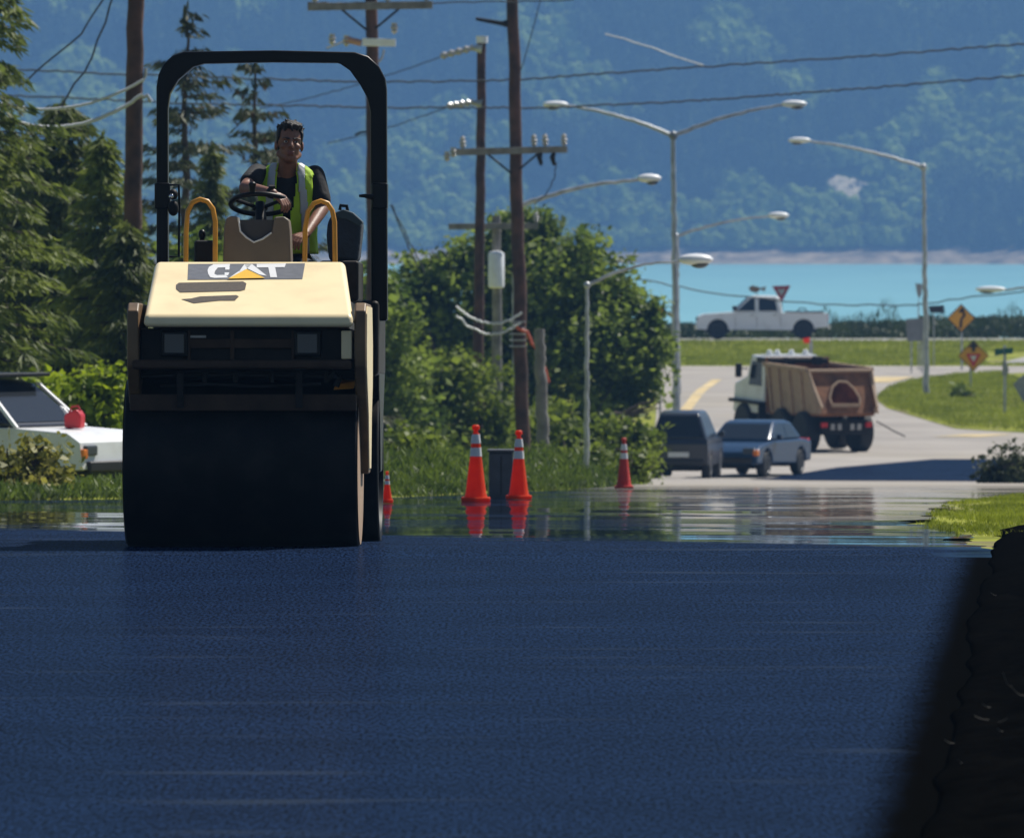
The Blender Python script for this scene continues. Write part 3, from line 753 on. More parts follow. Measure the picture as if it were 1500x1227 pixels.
HW = (LX(527, 0)-LX(188, 0))/2; XC = (LX(527, 0)+LX(188, 0))/2
def drum_mb(yc, dx=0.0):
    mb = MB()
    mb.lathe([(0.05, -HW+.07), (0.42, -HW+.07), (0.45, -HW), (0.512, -HW), (0.52, -HW+.008), (0.52, HW-.008), (0.512, HW), (0.45, HW), (0.42, HW-.07), (0.05, HW-.07)], (XC+dx, yc, 0.52), 'x', 72)
    return mb
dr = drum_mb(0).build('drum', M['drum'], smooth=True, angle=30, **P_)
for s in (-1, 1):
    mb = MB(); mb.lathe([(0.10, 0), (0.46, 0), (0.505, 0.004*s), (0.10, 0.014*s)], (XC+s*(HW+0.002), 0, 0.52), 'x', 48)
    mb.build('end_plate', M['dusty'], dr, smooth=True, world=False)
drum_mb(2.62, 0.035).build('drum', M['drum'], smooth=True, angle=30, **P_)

# side plates carrying the front drum
plate = [(-0.50, 0.98), (-0.60, 1.10), (-0.62, 1.22), (-0.60, 1.44), (-0.52, 1.49), (0.30, 1.49), (0.42, 1.25), (0.40, 0.98), (0.25, 0.80), (0.14, 0.45), (-0.14, 0.45), (-0.28, 0.78)]
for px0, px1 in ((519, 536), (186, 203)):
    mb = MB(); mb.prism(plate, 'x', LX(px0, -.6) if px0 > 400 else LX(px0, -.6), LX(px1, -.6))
    sp_ = mb.build('side_plate', M['tan'], bevel=0.012, **P_)  # 'tan' is the cream darkened, the plate fronts' shade in its colour
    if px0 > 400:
        xo = LX(px1, -.6); mb = MB(); mb.prism([(y*0.94-.01, 1.10+(z-1.10)*0.95) for y, z in plate], 'x', xo-0.004, xo+0.006); mb.build('sunlit_face', M['cream'], sp_, world=False)  # added skin, sunlight on the outer face put into a paler paint
# body under the hood
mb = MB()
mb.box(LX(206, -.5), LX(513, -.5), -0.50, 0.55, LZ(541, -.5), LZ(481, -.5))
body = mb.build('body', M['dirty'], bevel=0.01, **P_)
mb = MB()   # recessed grille bars
for px in (277, 339, 341, 429): mb.box(LX(px-2, -.52), LX(px+2, -.52), -0.53, -0.50, LZ(527, -.52), LZ(484, -.52))
mb.box(LX(275, -.52), LX(431, -.52), -0.525, -0.50, LZ(510, -.52), LZ(496, -.52))
mb.build('grille', M['brown'], body, bevel=0.004, world=False)
mb = MB(); mb.box(LX(276, -.52), LX(302, -.52), -0.528, -0.50, LZ(495, -.52), LZ(491, -.52)); mb.build('bracket_or_glint', M['porcelain'], body, bevel=0.003, world=False)  # added pale strip: sunlight through the gaps, put in as colour
for px in (255, 450):
    mb = MB()
    mb.box(LX(px-20, -.55), LX(px+20, -.55), -0.545, -0.49, LZ(522, -.55), LZ(484, -.55))
    h = mb.build('headlight', M['black'], bevel=0.012, **P_)
    mb = MB(); mb.box(LX(px-15, -.55), LX(px+15, -.55), -0.556, -0.54, LZ(518, -.55), LZ(488, -.55))
    mb.build('lens', M['lampglass'], h, bevel=0.01, world=False)
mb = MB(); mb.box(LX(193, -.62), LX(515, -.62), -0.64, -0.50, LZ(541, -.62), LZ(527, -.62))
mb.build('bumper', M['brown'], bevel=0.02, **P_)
mb = MB(); mb.box(LX(500, -.55), LX(516, -.55), -0.58, -0.2, LZ(526, -.55), LZ(484, -.55)); mb.build('corner_post', M['cream'], bevel=0.008, **P_)
# spray bar and hoses
mb = MB()
mb.tube([L(208, 551, -.5), L(300, 549, -.5), L(420, 550, -.5), L(494, 551, -.5)], 0.014, 10)
mb.tube([L(235, 565, -.52), L(300, 562, -.52), L(380, 566, -.52), L(470, 562, -.52)], 0.010, 8)
for px in (262, 300, 345, 398, 440, 478): mb.tube([L(px, 546, -.51), L(px, 560, -.51)], 0.016, 8)
mb.tube([L(478, 556, -.5), L(490, 545, -.5), L(498, 552, -.5), L(492, 566, -.5)], 0.02, 10)
mb.build('spray_bar', M['dirty'], smooth=True, **P_)
for px in (264, 438):
    mb = MB(); mb.box(LX(px-5, -.52), LX(px+5, -.52), -0.545, -0.505, LZ(597, -.52), LZ(545, -.52)); mb.build('scraper_arm', M['dirty'], bevel=0.006, **P_)
mb = MB(); mb.box(LX(190, -.5), LX(522, -.5), -0.50, -0.44, LZ(602, -.5), LZ(577, -.5)); mb.build('scraper_beam', M['brown'], bevel=0.008, **P_)
mb = MB(); mb.hexa([L(488, 571, -.40), L(518, 569, -.40), L(519, 568, -.15), L(492, 568, -.15), L(492, 563, -.38), L(522, 558, -.38), L(523, 550, -.15), L(494, 553, -.15)])
mb.build('step_plate', M['orange'], bevel=0.004, **P_)
mb = MB(); mb.box(LX(192, -.4), LX(521, -.4), -0.38, 0.40, LZ(577, -.4)+0.09, LZ(541, -.4)); mb.build('drum_frame', M['dirty'], bevel=0.01, **P_)

# hood
HF, HB = -0.66, 0.50
zf = LZ(461, HF); zb = LZ(382, HB)
mb = MB()
mb.hexa([(LX(210, HF), HF, LZ(479, HF)), (LX(518, HF), HF, LZ(479, HF)), (LX(516, HB), HB, LZ(479, HF)+0.02), (LX(214, HB), HB, LZ(479, HF)+0.02),
         (LX(211, HF), HF+0.02, zf), (LX(517, HF), HF+0.02, zf), (LX(505, HB), HB, zb), (LX(228, HB), HB, zb)])
hood = mb.build('hood', M['cream'], bevel=0.033, seg=5, **P_)
def HP(px, py, off=0.004):
    lo, hi = -0.7, 0.6
    fz = lambda y: zf+(zb-zf)*(y-HF-0.02)/(HB-HF-0.02)+off
    for _ in range(40):
        m_ = (lo+hi)/2
        if L(px, py, m_).z < fz(m_): hi = m_
        else: lo = m_
    # the ray sinks below the rising slope farther back
    return L(px, py, (lo+hi)/2)
def hpoly(pts, thick=0.003, off=0.004, sub=None):
    mb = MB(); n = len(pts)
    a = [HP(x, y, off) for x, y in pts]; b = [HP(x, y, off+thick) for x, y in pts]
    mb.add(a+b, [tuple(range(n))[::-1], tuple(range(n, 2*n))]+[(i, (i+1) % n, n+(i+1) % n, n+i) for i in range(n)])
    return mb
dec = hpoly([(276, 386.5), (447, 385.5), (443, 408.5), (275, 409.5)], 0.002, 0.001).build('decal', M['decal'], hood, world=False)
# lettering: three capitals with a yellow triangle at the foot of the middle one
letters = MB()
def add_letter(pts):
    o = hpoly(pts, 0.002, 0.004); b = len(letters.v); letters.v += o.v
    for f in o.f: letters.f.append(tuple(b+i for i in f)); letters.mi.append(0)
for q in ([(313, 387), (337, 386.6), (336, 391.5), (319, 392)], [(306, 391), (313, 387), (319, 392), (315, 397), (314, 401), (305, 401), (304, 396)],
          [(305, 401), (314, 401), (318, 403), (314, 407), (308, 406)], [(318, 403), (331, 402.5), (334, 406.6), (314, 407)], [(330, 391.7), (336.5, 391.5), (336, 395), (330, 395)], [(329, 399), (336, 399), (334, 403.5), (329, 403)],
          [(358, 387), (369, 386.6), (361, 394.5), (350, 398)], [(358, 387), (369, 386.6), (391, 404), (380, 402), (362, 393)], [(350, 397), (357, 396), (347, 405), (337, 406)],
          [(376, 386.6), (419, 385.9), (417, 391.2), (376, 391.8)], [(393, 391.5), (403, 391.3), (406, 406), (396, 406)]):
    add_letter(q)
letters.build('lettering', M['white'], hood, world=False)
hpoly([(361, 394), (388, 407), (334, 408)], 0.002, 0.0075).build('triangle_mark', M['dyellow'], hood, world=False)
hpoly([(258, 417), (262, 414), (356, 412), (361, 415), (359, 424), (352, 426), (264, 428), (258, 423)], 0.002, 0.001).build('vent', M['grille'], hood, world=False)
hpoly([(266, 438), (280, 437), (293, 434), (346, 432), (350, 434), (344, 440), (322, 440), (302, 442), (284, 444)], 0.002, 0.001).build('vent', M['grille'], hood, world=False)
mb = MB(); mb.tube([L(519, 468, -.3), L(523, 470, -.3)], 0.018, 10); mb.build('hood_latch', M['bright'], hood, world=False, smooth=True)

# platform, rear body
mb = MB(); mb.box(LX(225, .6), LX(512, .6), 0.55, 2.05, 0.95, LZ(440, .6)); mb.build('platform', M['dirty'], bevel=0.015, **P_)
mb = MB(); mb.box(LX(232, 2.1), LX(556, 2.1), 2.0, 3.15, 1.06, LZ(440, 2.1)); mb.build('rear_body', M['dirty'], bevel=0.03, **P_)
plate2 = [(y+2.62, z) for y, z in plate]
for s in (-1, 1):
    x0 = XC+0.03+s*(HW-0.05); mb = MB(); mb.prism([(2.62-(y-2.62), z) for y, z in plate2], 'x', x0, x0+s*0.06); mb.build('side_plate', M['black'], bevel=0.012, **P_)

# roll bar
yl = 2.15
outer = [(230, 470), (230, 128), (233, 110), (241, 94), (254, 82), (270, 76.5), (400, 74.5), (520, 77), (540, 83), (556, 98), (565, 116), (567, 132), (568, 470)]
inner = [(544, 470), (543, 165), (539, 145), (528, 125), (513, 104), (497, 93), (400, 92), (300, 94), (284, 99), (262, 118), (250, 138), (247, 160), (247, 470)]
pts = [(L(px, py, yl).x, L(px, py, yl).z) for px, py in outer+inner]
mb = MB(); mb.prism(pts, 'y', yl-0.06, yl+0.06)
rb = mb.build('roll_bar', M['black'], bevel=0.012, **P_)
for px, s in ((238, 1), (556, -1)):
    mb = MB(); a = L(px, 268, yl-.09); b = L(px, 306, yl-.09)
    mb.box(a.x-0.05, a.x+0.05, yl-.10, yl+.08, b.z, a.z); mb.build('hinge_clamp', M['black'], rb, bevel=0.01, world=False)
mb = MB(); mb.tube([L(248, 271, yl-.1), L(262, 271, yl-.1), L(263, 300, yl-.1), L(262, 376, yl-.1), L(248, 376, yl-.1)], 0.008, 8); mb.build('mirror_bracket', M['black'], rb, world=False, smooth=True)
mb = MB(); mb.ell(L(254, 285, yl-.12), (0.03, 0.03, 0.035)); mb.ell(L(254, 305, yl-.12), (0.035, 0.03, 0.05)); mb.build('work_lamp', M['dirty'], rb, world=False, smooth=True)
mb = MB(); mb.ell(L(251, 288, yl-.16), (0.016, 0.006, 0.016)); mb.build('lamp_glass', M['chrome'], rb, world=False, smooth=True)
mb = MB(); mb.tube([L(526, 287, yl-.1), L(534, 287, yl-.1), L(548, 289, yl-.1)], [0.008, 0.012, 0.02], 8); mb.build('pin_handle', M['dirty'], rb, world=False, smooth=True)

# console, steering wheel, hand rails, levers
yl = 1.0
cs = [(326, 400), (328, 335), (331, 320), (338, 316), (348, 317), (352, 338), (372, 354), (398, 340), (402, 318), (416, 317), (423, 322), (425, 338), (427, 400)]
mb = MB(); mb.prism([(L(px, py, yl).x, L(px, py, yl).z) for px, py in cs], 'y', yl, yl+0.28); con = mb.build('console', M['console'], bevel=0.012, **P_)
mb = MB(); mb.prism([(L(px, py, yl+.03).x, L(px, py, yl+.03).z) for px, py in [(346, 322), (404, 322), (404, 360), (346, 360)]], 'y', yl+0.03, yl+0.2); mb.build('console_recess', M['console_dark'], con, world=False)
mb = MB(); mb.tube([L(px, py, yl-.004) for px, py in [(349, 319), (352, 339), (361, 348), (372, 355), (385, 350), (398, 341)]], 0.006, 8); mb.build('console_trim', M['bright'], con, world=False, smooth=True)
mb = MB(); mb.tube([L(384, 352, 1.12), L(381, 298, 1.27)], [0.045, 0.03], 14); mb.build('steering_column', M['black'], smooth=True, **P_)
cw = L(381, 299, 1.28); ra = (LX(424, 1.28)-LX(338, 1.28))/2
T_ = Matrix.Translation(cw) @ Matrix.Rotation(R(-19), 4, 'X')
ring = [T_ @ Vector((ra*math.cos(a), ra*math.sin(a), 0)) for a in np.linspace(0, 2*math.pi, 49)]
mb = MB(); mb.tube(ring, 0.016, 10, caps=False); sw = mb.build('steering_wheel', M['black'], smooth=True, **P_)
mb = MB()
for a in (90, 210, 330): mb.tube([T_ @ Vector((0, 0, -0.03)), T_ @ Vector((ra*math.cos(R(a)), ra*math.sin(R(a)), 0))], 0.012, 8)
mb.ell(T_ @ Vector((0, 0, -0.03)), (0.05, 0.05, 0.025)); mb.build('spoke', M['black'], sw, world=False, smooth=True)
mb = MB(); k0 = T_ @ Vector((-0.04, -ra, 0.01)); mb.tube([k0, k0+Vector((0, 0, 0.05))], [0.018, 0.022], 12); mb.ell(k0+Vector((0, 0, 0.05)), (0.024, 0.024, 0.018)); mb.build('spinner_knob', M['black'], sw, world=False, smooth=True)
for hp in ([(272, 400), (272.5, 340), (275, 310), (282, 297), (293, 292), (304, 295), (312, 306), (315.5, 325), (315, 400)], [(446, 400), (447, 335), (451, 310), (460, 298), (470, 294.5), (480, 298), (487, 309), (490, 325), (491, 400)]):
    mb = MB(); mb.tube([L(px, py, .85) for px, py in hp], 0.0155, 12); mb.build('hand_rail', M['yellow'], smooth=True, **P_)
mb = MB(); a = L(285, 352, 1.2); b = L(315, 400, 1.2); mb.box(a.x, b.x, 1.15, 1.5, b.z, a.z); mb.build('control_box', M['dirty'], bevel=0.02, **P_)
mb = MB(); mb.tube([L(296, 356, 1.25), L(296, 345, 1.25)], [0.012, 0.02], 10); mb.ell(L(296, 343, 1.25), (0.024, 0.024, 0.03)); mb.build('control_lever', M['black'], smooth=True, **P_)
# seat
mb = MB(); mb.box(L(383, 400, 1.6).x, L(455, 400, 1.6).x, 1.52, 2.0, LZ(410, 1.7), LZ(392, 1.7)); 
seat = mb.build('seat', M['navy'], bevel=0.04, **P_)
mb = MB(); mb.box(L(388, 400, 2.0).x, L(452, 400, 2.0).x, 1.98, 2.08, LZ(395, 2.0), LZ(318, 2.0)); mb.build('backrest', M['navy'], seat, bevel=0.04, world=False)
mb = MB(); mb.box(L(395, 400, 1.6).x, L(443, 400, 1.6).x, 1.58, 1.95, LZ(442, 1.7), LZ(409, 1.7)); mb.build('seat_base', M['dirty'], bevel=0.02, **P_)
mb = MB(); mb.box(L(470, 400, 1.5).x, L(528, 400, 1.5).x, 1.25, 1.98, LZ(442, 1.6), LZ(383, 1.6)); mb.build('side_locker', M['dirty'], bevel=0.02, **P_)

# bag on the locker
bag = thing('bag', 'dark navy canvas bag propped beside the roller operator', 'bag'); bag.matrix_world = ROOT_M
yb = 1.35
bp = [(482, 384), (478, 345), (480, 322), (490, 311), (503, 306), (516, 311), (531, 325), (529, 345), (525, 384)]
mb = MB(); mb.prism([(L(px, py, yb).x, L(px, py, yb).z) for px, py in bp], 'y', yb, yb+0.34); mb.build('bag_body', M['navy'], bag, bevel=0.035, seg=3, world=False)
mb = MB(); mb.prism([(L(px, py, yb).x, L(px, py, yb).z) for px, py in [(488, 313), (503, 306.5), (517, 311), (532, 325), (527, 333), (508, 322), (496, 320)]], 'y', yb-0.012, yb+0.2); mb.build('flap', mat('teal_canvas', (0.035, 0.06, 0.075), 0.8), bag, bevel=0.01, world=False)
mb = MB(); mb.tube([L(498, 308, yb+.1), L(499, 301, yb+.1), L(508, 302, yb+.1), L(509, 309, yb+.1)], 0.012, 8); mb.build('handle', M['black'], bag, world=False, smooth=True)

# ------------------------------------------------------------------ the operator
person = thing('person', 'man in a black t-shirt and lime vest leaning on the steering wheel', 'person'); person.matrix_world = ROOT_M

def remeshed(name, mb, voxel, m, smooth_it=6, parent=None, fac=0.5):
    o = mb.build(name+'_tmp', m, None, fix=True)
    r = o.modifiers.new('r', 'REMESH'); r.mode = 'VOXEL'; r.voxel_size = voxel; r.use_smooth_shade = True
    s = o.modifiers.new('s', 'SMOOTH'); s.factor = fac; s.iterations = smooth_it
    dg = bpy.context.evaluated_depsgraph_get()
    me = bpy.data.meshes.new_from_object(o.evaluated_get(dg)); me.name = name
    me.materials.clear(); me.materials.append(m)
    old = o.data; bpy.data.objects.remove(o); bpy.data.meshes.remove(old)
    me.polygons.foreach_set('use_smooth', [True]*len(me.polygons))
    ob = bpy.data.objects.new(name, me); COL.objects.link(ob)
    if parent: ob.parent = parent
    return ob

HEADC = L(424, 210, 1.68)
Hm = Matrix.Translation(HEADC) @ Matrix.Rotation(R(10), 4, 'Z') @ Matrix.Rotation(R(-4), 4, 'X') @ Matrix.Rotation(R(3), 4, 'Y')
def hp_(x, y, z): return Hm @ Vector((x, y, z))
H3 = Hm.to_3x3().to_4x4()
sR, sL = L(377, 254, 1.74), L(461, 257, 1.80)
eR, eL = L(360, 275, 1.47), L(472, 306, 1.72)
wR, wL = L(400, 283, 1.20), L(448, 343, 1.45)
hR, hL = L(420, 293, 1.14), L(434, 350, 1.36)
neck0, neck1 = L(420, 262, 1.76), L(422, 232, 1.71)
hip = L(419, 390, 1.82)
kR, kL = L(385, 402, 1.36), L(458, 402, 1.34)
aR, aL = L(382, 440, 1.28)+Vector((0, 0, -.26)), L(462, 440, 1.28)+Vector((0, 0, -.26))
b = MB()
# head
b.ell(hp_(0, 0.008, 0.030), (0.079, 0.100, 0.100), mtx=H3)
b.ell(hp_(0, -0.022, -0.045), (0.064, 0.074, 0.086), mtx=H3)
b.ell(hp_(0, -0.058, -0.102), (0.034, 0.030, 0.026), mtx=H3)          # chin
for s in (-1, 1):
    b.ell(hp_(s*0.040, -0.066, -0.028), (0.026, 0.022, 0.022), mtx=H3)  # cheekbones
    b.ell(hp_(s*0.034, -0.086, 0.018), (0.030, 0.012, 0.010), mtx=H3)   # brow
    b.ell(hp_(s*0.082, 0.012, -0.016), (0.012, 0.022, 0.034), mtx=H3)   # ears
    b.cap(hp_(s*0.056, 0.0, -0.070), hp_(s*0.024, -0.058, -0.098), 0.026, 0.024)
    b.ell(hp_(s*0.012, -0.105, -0.034), (0.010, 0.010, 0.009), mtx=H3)
b.cap(hp_(0, -0.094, 0.012), hp_(0, -0.113, -0.030), 0.010, 0.013)    # nose
b.ell(hp_(0, -0.090, -0.064), (0.027, 0.013, 0.008), mtx=H3)
b.ell(hp_(0, -0.088, -0.077), (0.023, 0.013, 0.008), mtx=H3)
b.cap(neck0, neck1, 0.066, 0.060)
b.cap(neck0, sR, 0.062, 0.05); b.cap(neck0, sL, 0.062, 0.05)
# trunk and arms
ch = L(419, 290, 1.78); ab = L(420, 345, 1.80)
b.ell(ch, (0.165, 0.10, 0.19)); b.ell(ab, (0.150, 0.10, 0.16)); b.ell(hip, (0.165, 0.12, 0.12))
b.cap(sR, eR, 0.052, 0.043); b.cap(eR, wR, 0.044, 0.029); b.cap(sL, eL, 0.052, 0.043); b.cap(eL, wL, 0.044, 0.029)
# legs
b.cap(hip+Vector((-.09, -.05, -.02)), kR, 0.082, 0.058); b.cap(kR, aR, 0.056, 0.04); b.cap(hip+Vector((.09, -.05, -.02)), kL, 0.082, 0.058); b.cap(kL, aL, 0.056, 0.04)
# hands
def hand(w, h, spread, curl, up):
    d = (h-w).normalized(); s = d.cross(up).normalized(); n = s.cross(d)
    pal = w+d*0.055
    for k in (-1.5, -0.5, 0.5, 1.5): b.cap(w+d*0.012+s*k*0.010, w+d*0.085+s*k*0.019, 0.015, 0.0125)
    ln = (0.062, 0.074, 0.080, 0.070)
    for k, l_ in zip((1.5, 0.5, -0.5, -1.5), ln):
        p0 = w+d*0.088+s*k*0.020
        d1 = (d*math.cos(curl)-n*math.sin(curl)+s*k*0.06).normalized(); p1 = p0+d1*l_*0.5
        d2 = (d*math.cos(curl*2.1)-n*math.sin(curl*2.1)+s*k*0.05).normalized(); p2 = p1+d2*l_*0.32
        d3 = (d*math.cos(curl*2.9)-n*math.sin(curl*2.9)).normalized(); p3 = p2+d3*l_*0.25
        b.cap(p0, p1, 0.0105, 0.0098, n=10); b.cap(p1, p2, 0.0098, 0.009, n=10); b.cap(p2, p3, 0.009, 0.0078, n=10)
    t0 = w+d*0.030+s*spread*0.026; t1 = t0+(d*0.6+s*spread*0.75-n*0.25).normalized()*0.042; t2 = t1+(d*0.85+s*spread*0.3-n*0.45).normalized()*0.034
    b.cap(t0, t1, 0.015, 0.012, n=10); b.cap(t1, t2, 0.012, 0.009, n=10)
hand(wR, hR+Vector((0.02, 0, -0.03)), -1, 0.55, Vector((0, -.3, 1)))
hand(wL, hL, 1, 0.5, Vector((0, -.5, .9)))
body_ = remeshed('body', b, 0.0042, M['skin'], 4, person)
# eyes, brows, lips
for s in (-1, 1):
    mb = MB(); mb.ell(hp_(s*0.033, -0.083, 0.000), (0.0125, 0.009, 0.0075), mtx=H3); e = mb.build('eye', M['eye'], person, smooth=True, world=False)
    mb = MB(); mb.ell(hp_(s*0.033, -0.0905, 0.000), (0.0058, 0.003, 0.0058), mtx=H3); mb.build('iris', M['iris'], e, smooth=True, world=False)
    mb = MB(); mb.cap(hp_(s*0.016, -0.098, 0.019), hp_(s*0.052, -0.088, 0.023), 0.006, 0.004); mb.build('eyebrow', M['hair'], person, smooth=True, world=False)
mb = MB(); mb.ell(hp_(0, -0.099, -0.066), (0.022, 0.006, 0.0042), mtx=H3); mb.ell(hp_(0, -0.097, -0.075), (0.019, 0.006, 0.005), mtx=H3); mb.build('lips', M['lips'], person, smooth=True, world=False)
# hair: short, dark, fuller on top
h = MB()
h.ell(hp_(0, 0.026, 0.066), (0.084, 0.096, 0.078), mtx=H3); h.ell(hp_(0, 0.050, 0.010), (0.083, 0.076, 0.088), mtx=H3)
h.ell(hp_(0.012, -0.048, 0.106), (0.060, 0.044, 0.032), mtx=H3)
for s in (-1, 1):
    h.ell(hp_(s*0.072, 0.004, 0.050), (0.016, 0.054, 0.046), mtx=H3); h.cap(hp_(s*0.077, -0.010, 0.03), hp_(s*0.078, -0.006, -0.006), 0.008, 0.005)
rr = random.Random(4)
for i in range(150):
    a = rr.uniform(0, 6.28); t = rr.uniform(0.0, 1.0)
    x, y = 0.078*math.sqrt(t)*math.cos(a), 0.02+0.085*math.sqrt(t)*math.sin(a)-0.02
    z = 0.062+0.080*math.sqrt(max(0, 1-t*0.92))
    h.cap(hp_(x, y, z-.016), hp_(x*1.10+rr.uniform(-.016, .016), y*1.08-0.014, z+rr.uniform(0.000, 0.014)), 0.008, 0.0028, n=6)
remeshed('hair', h, 0.0045, M['hair'], 2, person)
# t-shirt
t = MB()
t.ell(ch, (0.178, 0.118, 0.19)); t.ell(ab, (0.165, 0.118, 0.18)); t.ell(hip+Vector((0, 0, .03)), (0.172, 0.13, 0.10))
nb = neck0+Vector((0, 0.01, -0.035))
t.cap(nb, sR+Vector((0, 0, 0.0)), 0.07, 0.064); t.cap(nb, sL, 0.07, 0.064)
t.cap(sR, sR.lerp(eR, 0.62), 0.064, 0.066); t.cap(sL, sL.lerp(eL, 0.72), 0.066, 0.070)
for i in range(12):
    a = sL.lerp(eL, 0.1+0.05*i); t.cap(a+Vector((0.03, -0.05, 0)), a+Vector((-0.03, -0.055, 0.02)), 0.008, 0.006, n=8)
remeshed('shirt', t, 0.007, M['tshirt'], 5, person)
# trousers and shoes
t = MB(); t.ell(hip+Vector((0, 0, -.02)), (0.178, 0.135, 0.12))
t.cap(hip+Vector((-.09, -.05, -.02)), kR, 0.092, 0.068); t.cap(kR, aR, 0.066, 0.055); t.cap(hip+Vector((.09, -.05, -.02)), kL, 0.092, 0.068); t.cap(kL, aL, 0.066, 0.055)
remeshed('trousers', t, 0.009, M['denim'], 3, person)
for a in (aR, aL):
    mb = MB(); mb.cap(a+Vector((0, .04, -.05)), a+Vector((0, -.16, -.06)), 0.05, 0.042); mb.build('shoe', M['black'], person, smooth=True, world=False)
# vest: shell round the trunk, open in front, with two reflective strips over the shoulders
secs = [(372, .188, .140, 421, 1.80), (345, .184, .136, 421, 1.80), (318, .186, .134, 420, 1.79), (292, .194, .133, 419, 1.78), (272, .194, .128, 419, 1.775), (259, .186, .112, 419, 1.775), (251, .165, .092, 419, 1.77), (245, .128, .080, 420, 1.765), (240, .088, .074, 421, 1.76)]
NS = 120; V = []; rowsV = []
fine = []
for i in range(len(secs)-1):
    for t_ in range(6): fine.append([secs[i][k]+(secs[i+1][k]-secs[i][k])*t_/6 for k in range(5)])
fine.append(list(secs[-1]))
for (row, a_, b_, px, yl_) in fine:
    c = L(px, row, yl_); ringv = []
    for k in range(NS):
        an = 2*math.pi*k/NS
        f = 1+0.012*math.sin(an*9+row*0.12)+0.008*math.sin(an*17-row*0.2)
        sx, sy = math.cos(an), math.sin(an)
        ex = 0.8
        ringv.append(Vector((c.x+a_*f*math.copysign(abs(sx)**ex, sx), c.y+b_*f*math.copysign(abs(sy)**ex, sy), c.z)))
    rowsV.append(ringv)
mbv, mbs = MB(), MB()
for j in range(len(fine)-1):
    row = fine[j][0]
    gap = np.interp(row, [240, 270, 300, 325, 372], [0.060, 0.064, 0.048, 0.012, 0.006])
    for k in range(NS):
        q = [rowsV[j][k], rowsV[j][(k+1) % NS], rowsV[j+1][(k+1) % NS], rowsV[j+1][k]]
        mid = sum(q, Vector())/4; c = L(fine[j][3], row, fine[j][4])
        front = mid.y < c.y-0.02
        dx = mid.x-c.x+0.004
        if front and abs(dx-0.012) < gap: continue
        if row > 258 and row < 300 and abs(mid.x-c.x) > 0.168: continue      # arm holes
        strip_ = (abs(abs(dx-0.012)-np.interp(row, [245, 300, 372], [0.088, 0.108, 0.112])) < 0.021)
        (mbs if strip_ else mbv).add(q, [(0, 1, 2, 3)])
def weld(o):
    bm = bmesh.new(); bm.from_mesh(o.data); bmesh.ops.remove_doubles(bm, verts=bm.verts, dist=1e-4); bmesh.ops.recalc_face_normals(bm, faces=bm.faces); bm.to_mesh(o.data); bm.free()
    s = o.modifiers.new('solid', 'SOLIDIFY'); s.thickness = 0.006; s.offset = 1
    o.data.polygons.foreach_set('use_smooth', [True]*len(o.data.polygons))
ve = mbv.build('vest', M['vest'], person, world=False); weld(ve)
vs_ = mbs.build('reflective_strip', M['reflect'], ve, world=False); weld(vs_)
# wrist watch
d = (wR-eR).normalized(); c = wR-d*0.012
mb = MB(); mb.tube([c-d*0.013, c+d*0.013], [0.037, 0.036], 20); wt = mb.build('watch', M['black'], person, smooth=True, world=False)
mb = MB(); mb.tube([c+Vector((0, -.005, .034)), c+Vector((0, -.008, .046))], 0.022, 16); mb.build('watch_case', M['dirty'], wt, smooth=True, world=False)

# ------------------------------------------------------------------ utility poles, street lights, wires
def wob(a, b, n, amp, seed=0, sag=0.0):
    """slightly uneven run of points from a to b (heat shimmer put into the shape)"""
    r = random.Random(seed); out = []
    for i in range(n+1):
        t = i/n; p = a.lerp(b, t)
        p.z -= sag*4*t*(1-t)
        if 0 < i < n: p += Vector((r.uniform(-1, 1)*amp, 0, r.uniform(-1, 1)*amp))  # sideways jitter imitates heat shimmer in the shape itself
        out.append(p)
    return out

def insulator(p, parent, up=1, h=0.26, name='insulator', m='porcelain'):
    mb = MB(); mb.lathe([(0.02, 0), (0.03, 0.02*up), (0.075, 0.06*up), (0.04, 0.09*up), (0.08, 0.13*up), (0.045, 0.17*up), (0.06, 0.21*up), (0.02, h*up)], p, 'z', 12)
    return mb.build(name, M[m], parent, smooth=True)

def pole_thing(name, label, pxt, rowt, pxb, D, wpx, group, m='wood', cap=None, amp=0.012, top_w=0.85, seed=1):
    base = W(pxb, 0, D); base.z = zg(D)-0.02
    top = W(pxt, rowt, D)
    t = thing(name, label, 'utility pole', base, group)
    mb = MB(); pts = wob(base, top, 26, amp, seed); r0 = wpx/F*D/2
    mb.tube(pts, [r0*(1.12-(1.12-top_w)*i/26) for i in range(27)], 14)
    mb.build('shaft', M[m], t, smooth=True)
    return t, base, top

def crossarm(t, D, x0, x1, row0, row1, xc, thick=8, braces=True, ins=(), m='greywood', dy=-0.18):
    a, b_ = W(x0, row0, D)+Vector((0, dy, 0)), W(x1, row1, D)+Vector((0, dy, 0))
    th = thick/F*D/2; d = (b_-a).normalized(); up = Vector((0, 0, 1)); n = Vector((0, 1, 0))
    mb = MB(); vs = []
    for z in (-th, th):
        for p, y in ((a, -th), (b_, -th), (b_, th), (a, th)): vs.append(p+up*z+n*y)
    mb.hexa(vs); o = mb.build('crossarm', M[m], t, bevel=0.01)
    if braces:
        for px, s in ((x0+(xc-x0)*0.48, -1), (x1-(x1-xc)*0.48, 1)):
            f = (px-x0)/(x1-x0); p = a.lerp(b_, f); q = Vector((W(xc, 0, D).x+s*0.08, D-0.1, p.z-abs(p.x-W(xc, 0, D).x)*0.72))
            mb = MB(); mb.tube([p, q], 0.022, 6); mb.build('brace', M['dirty'], t)
    for f in ins:
        p = a.lerp(b_, f)+up*th; insulator(p, t)
    return o

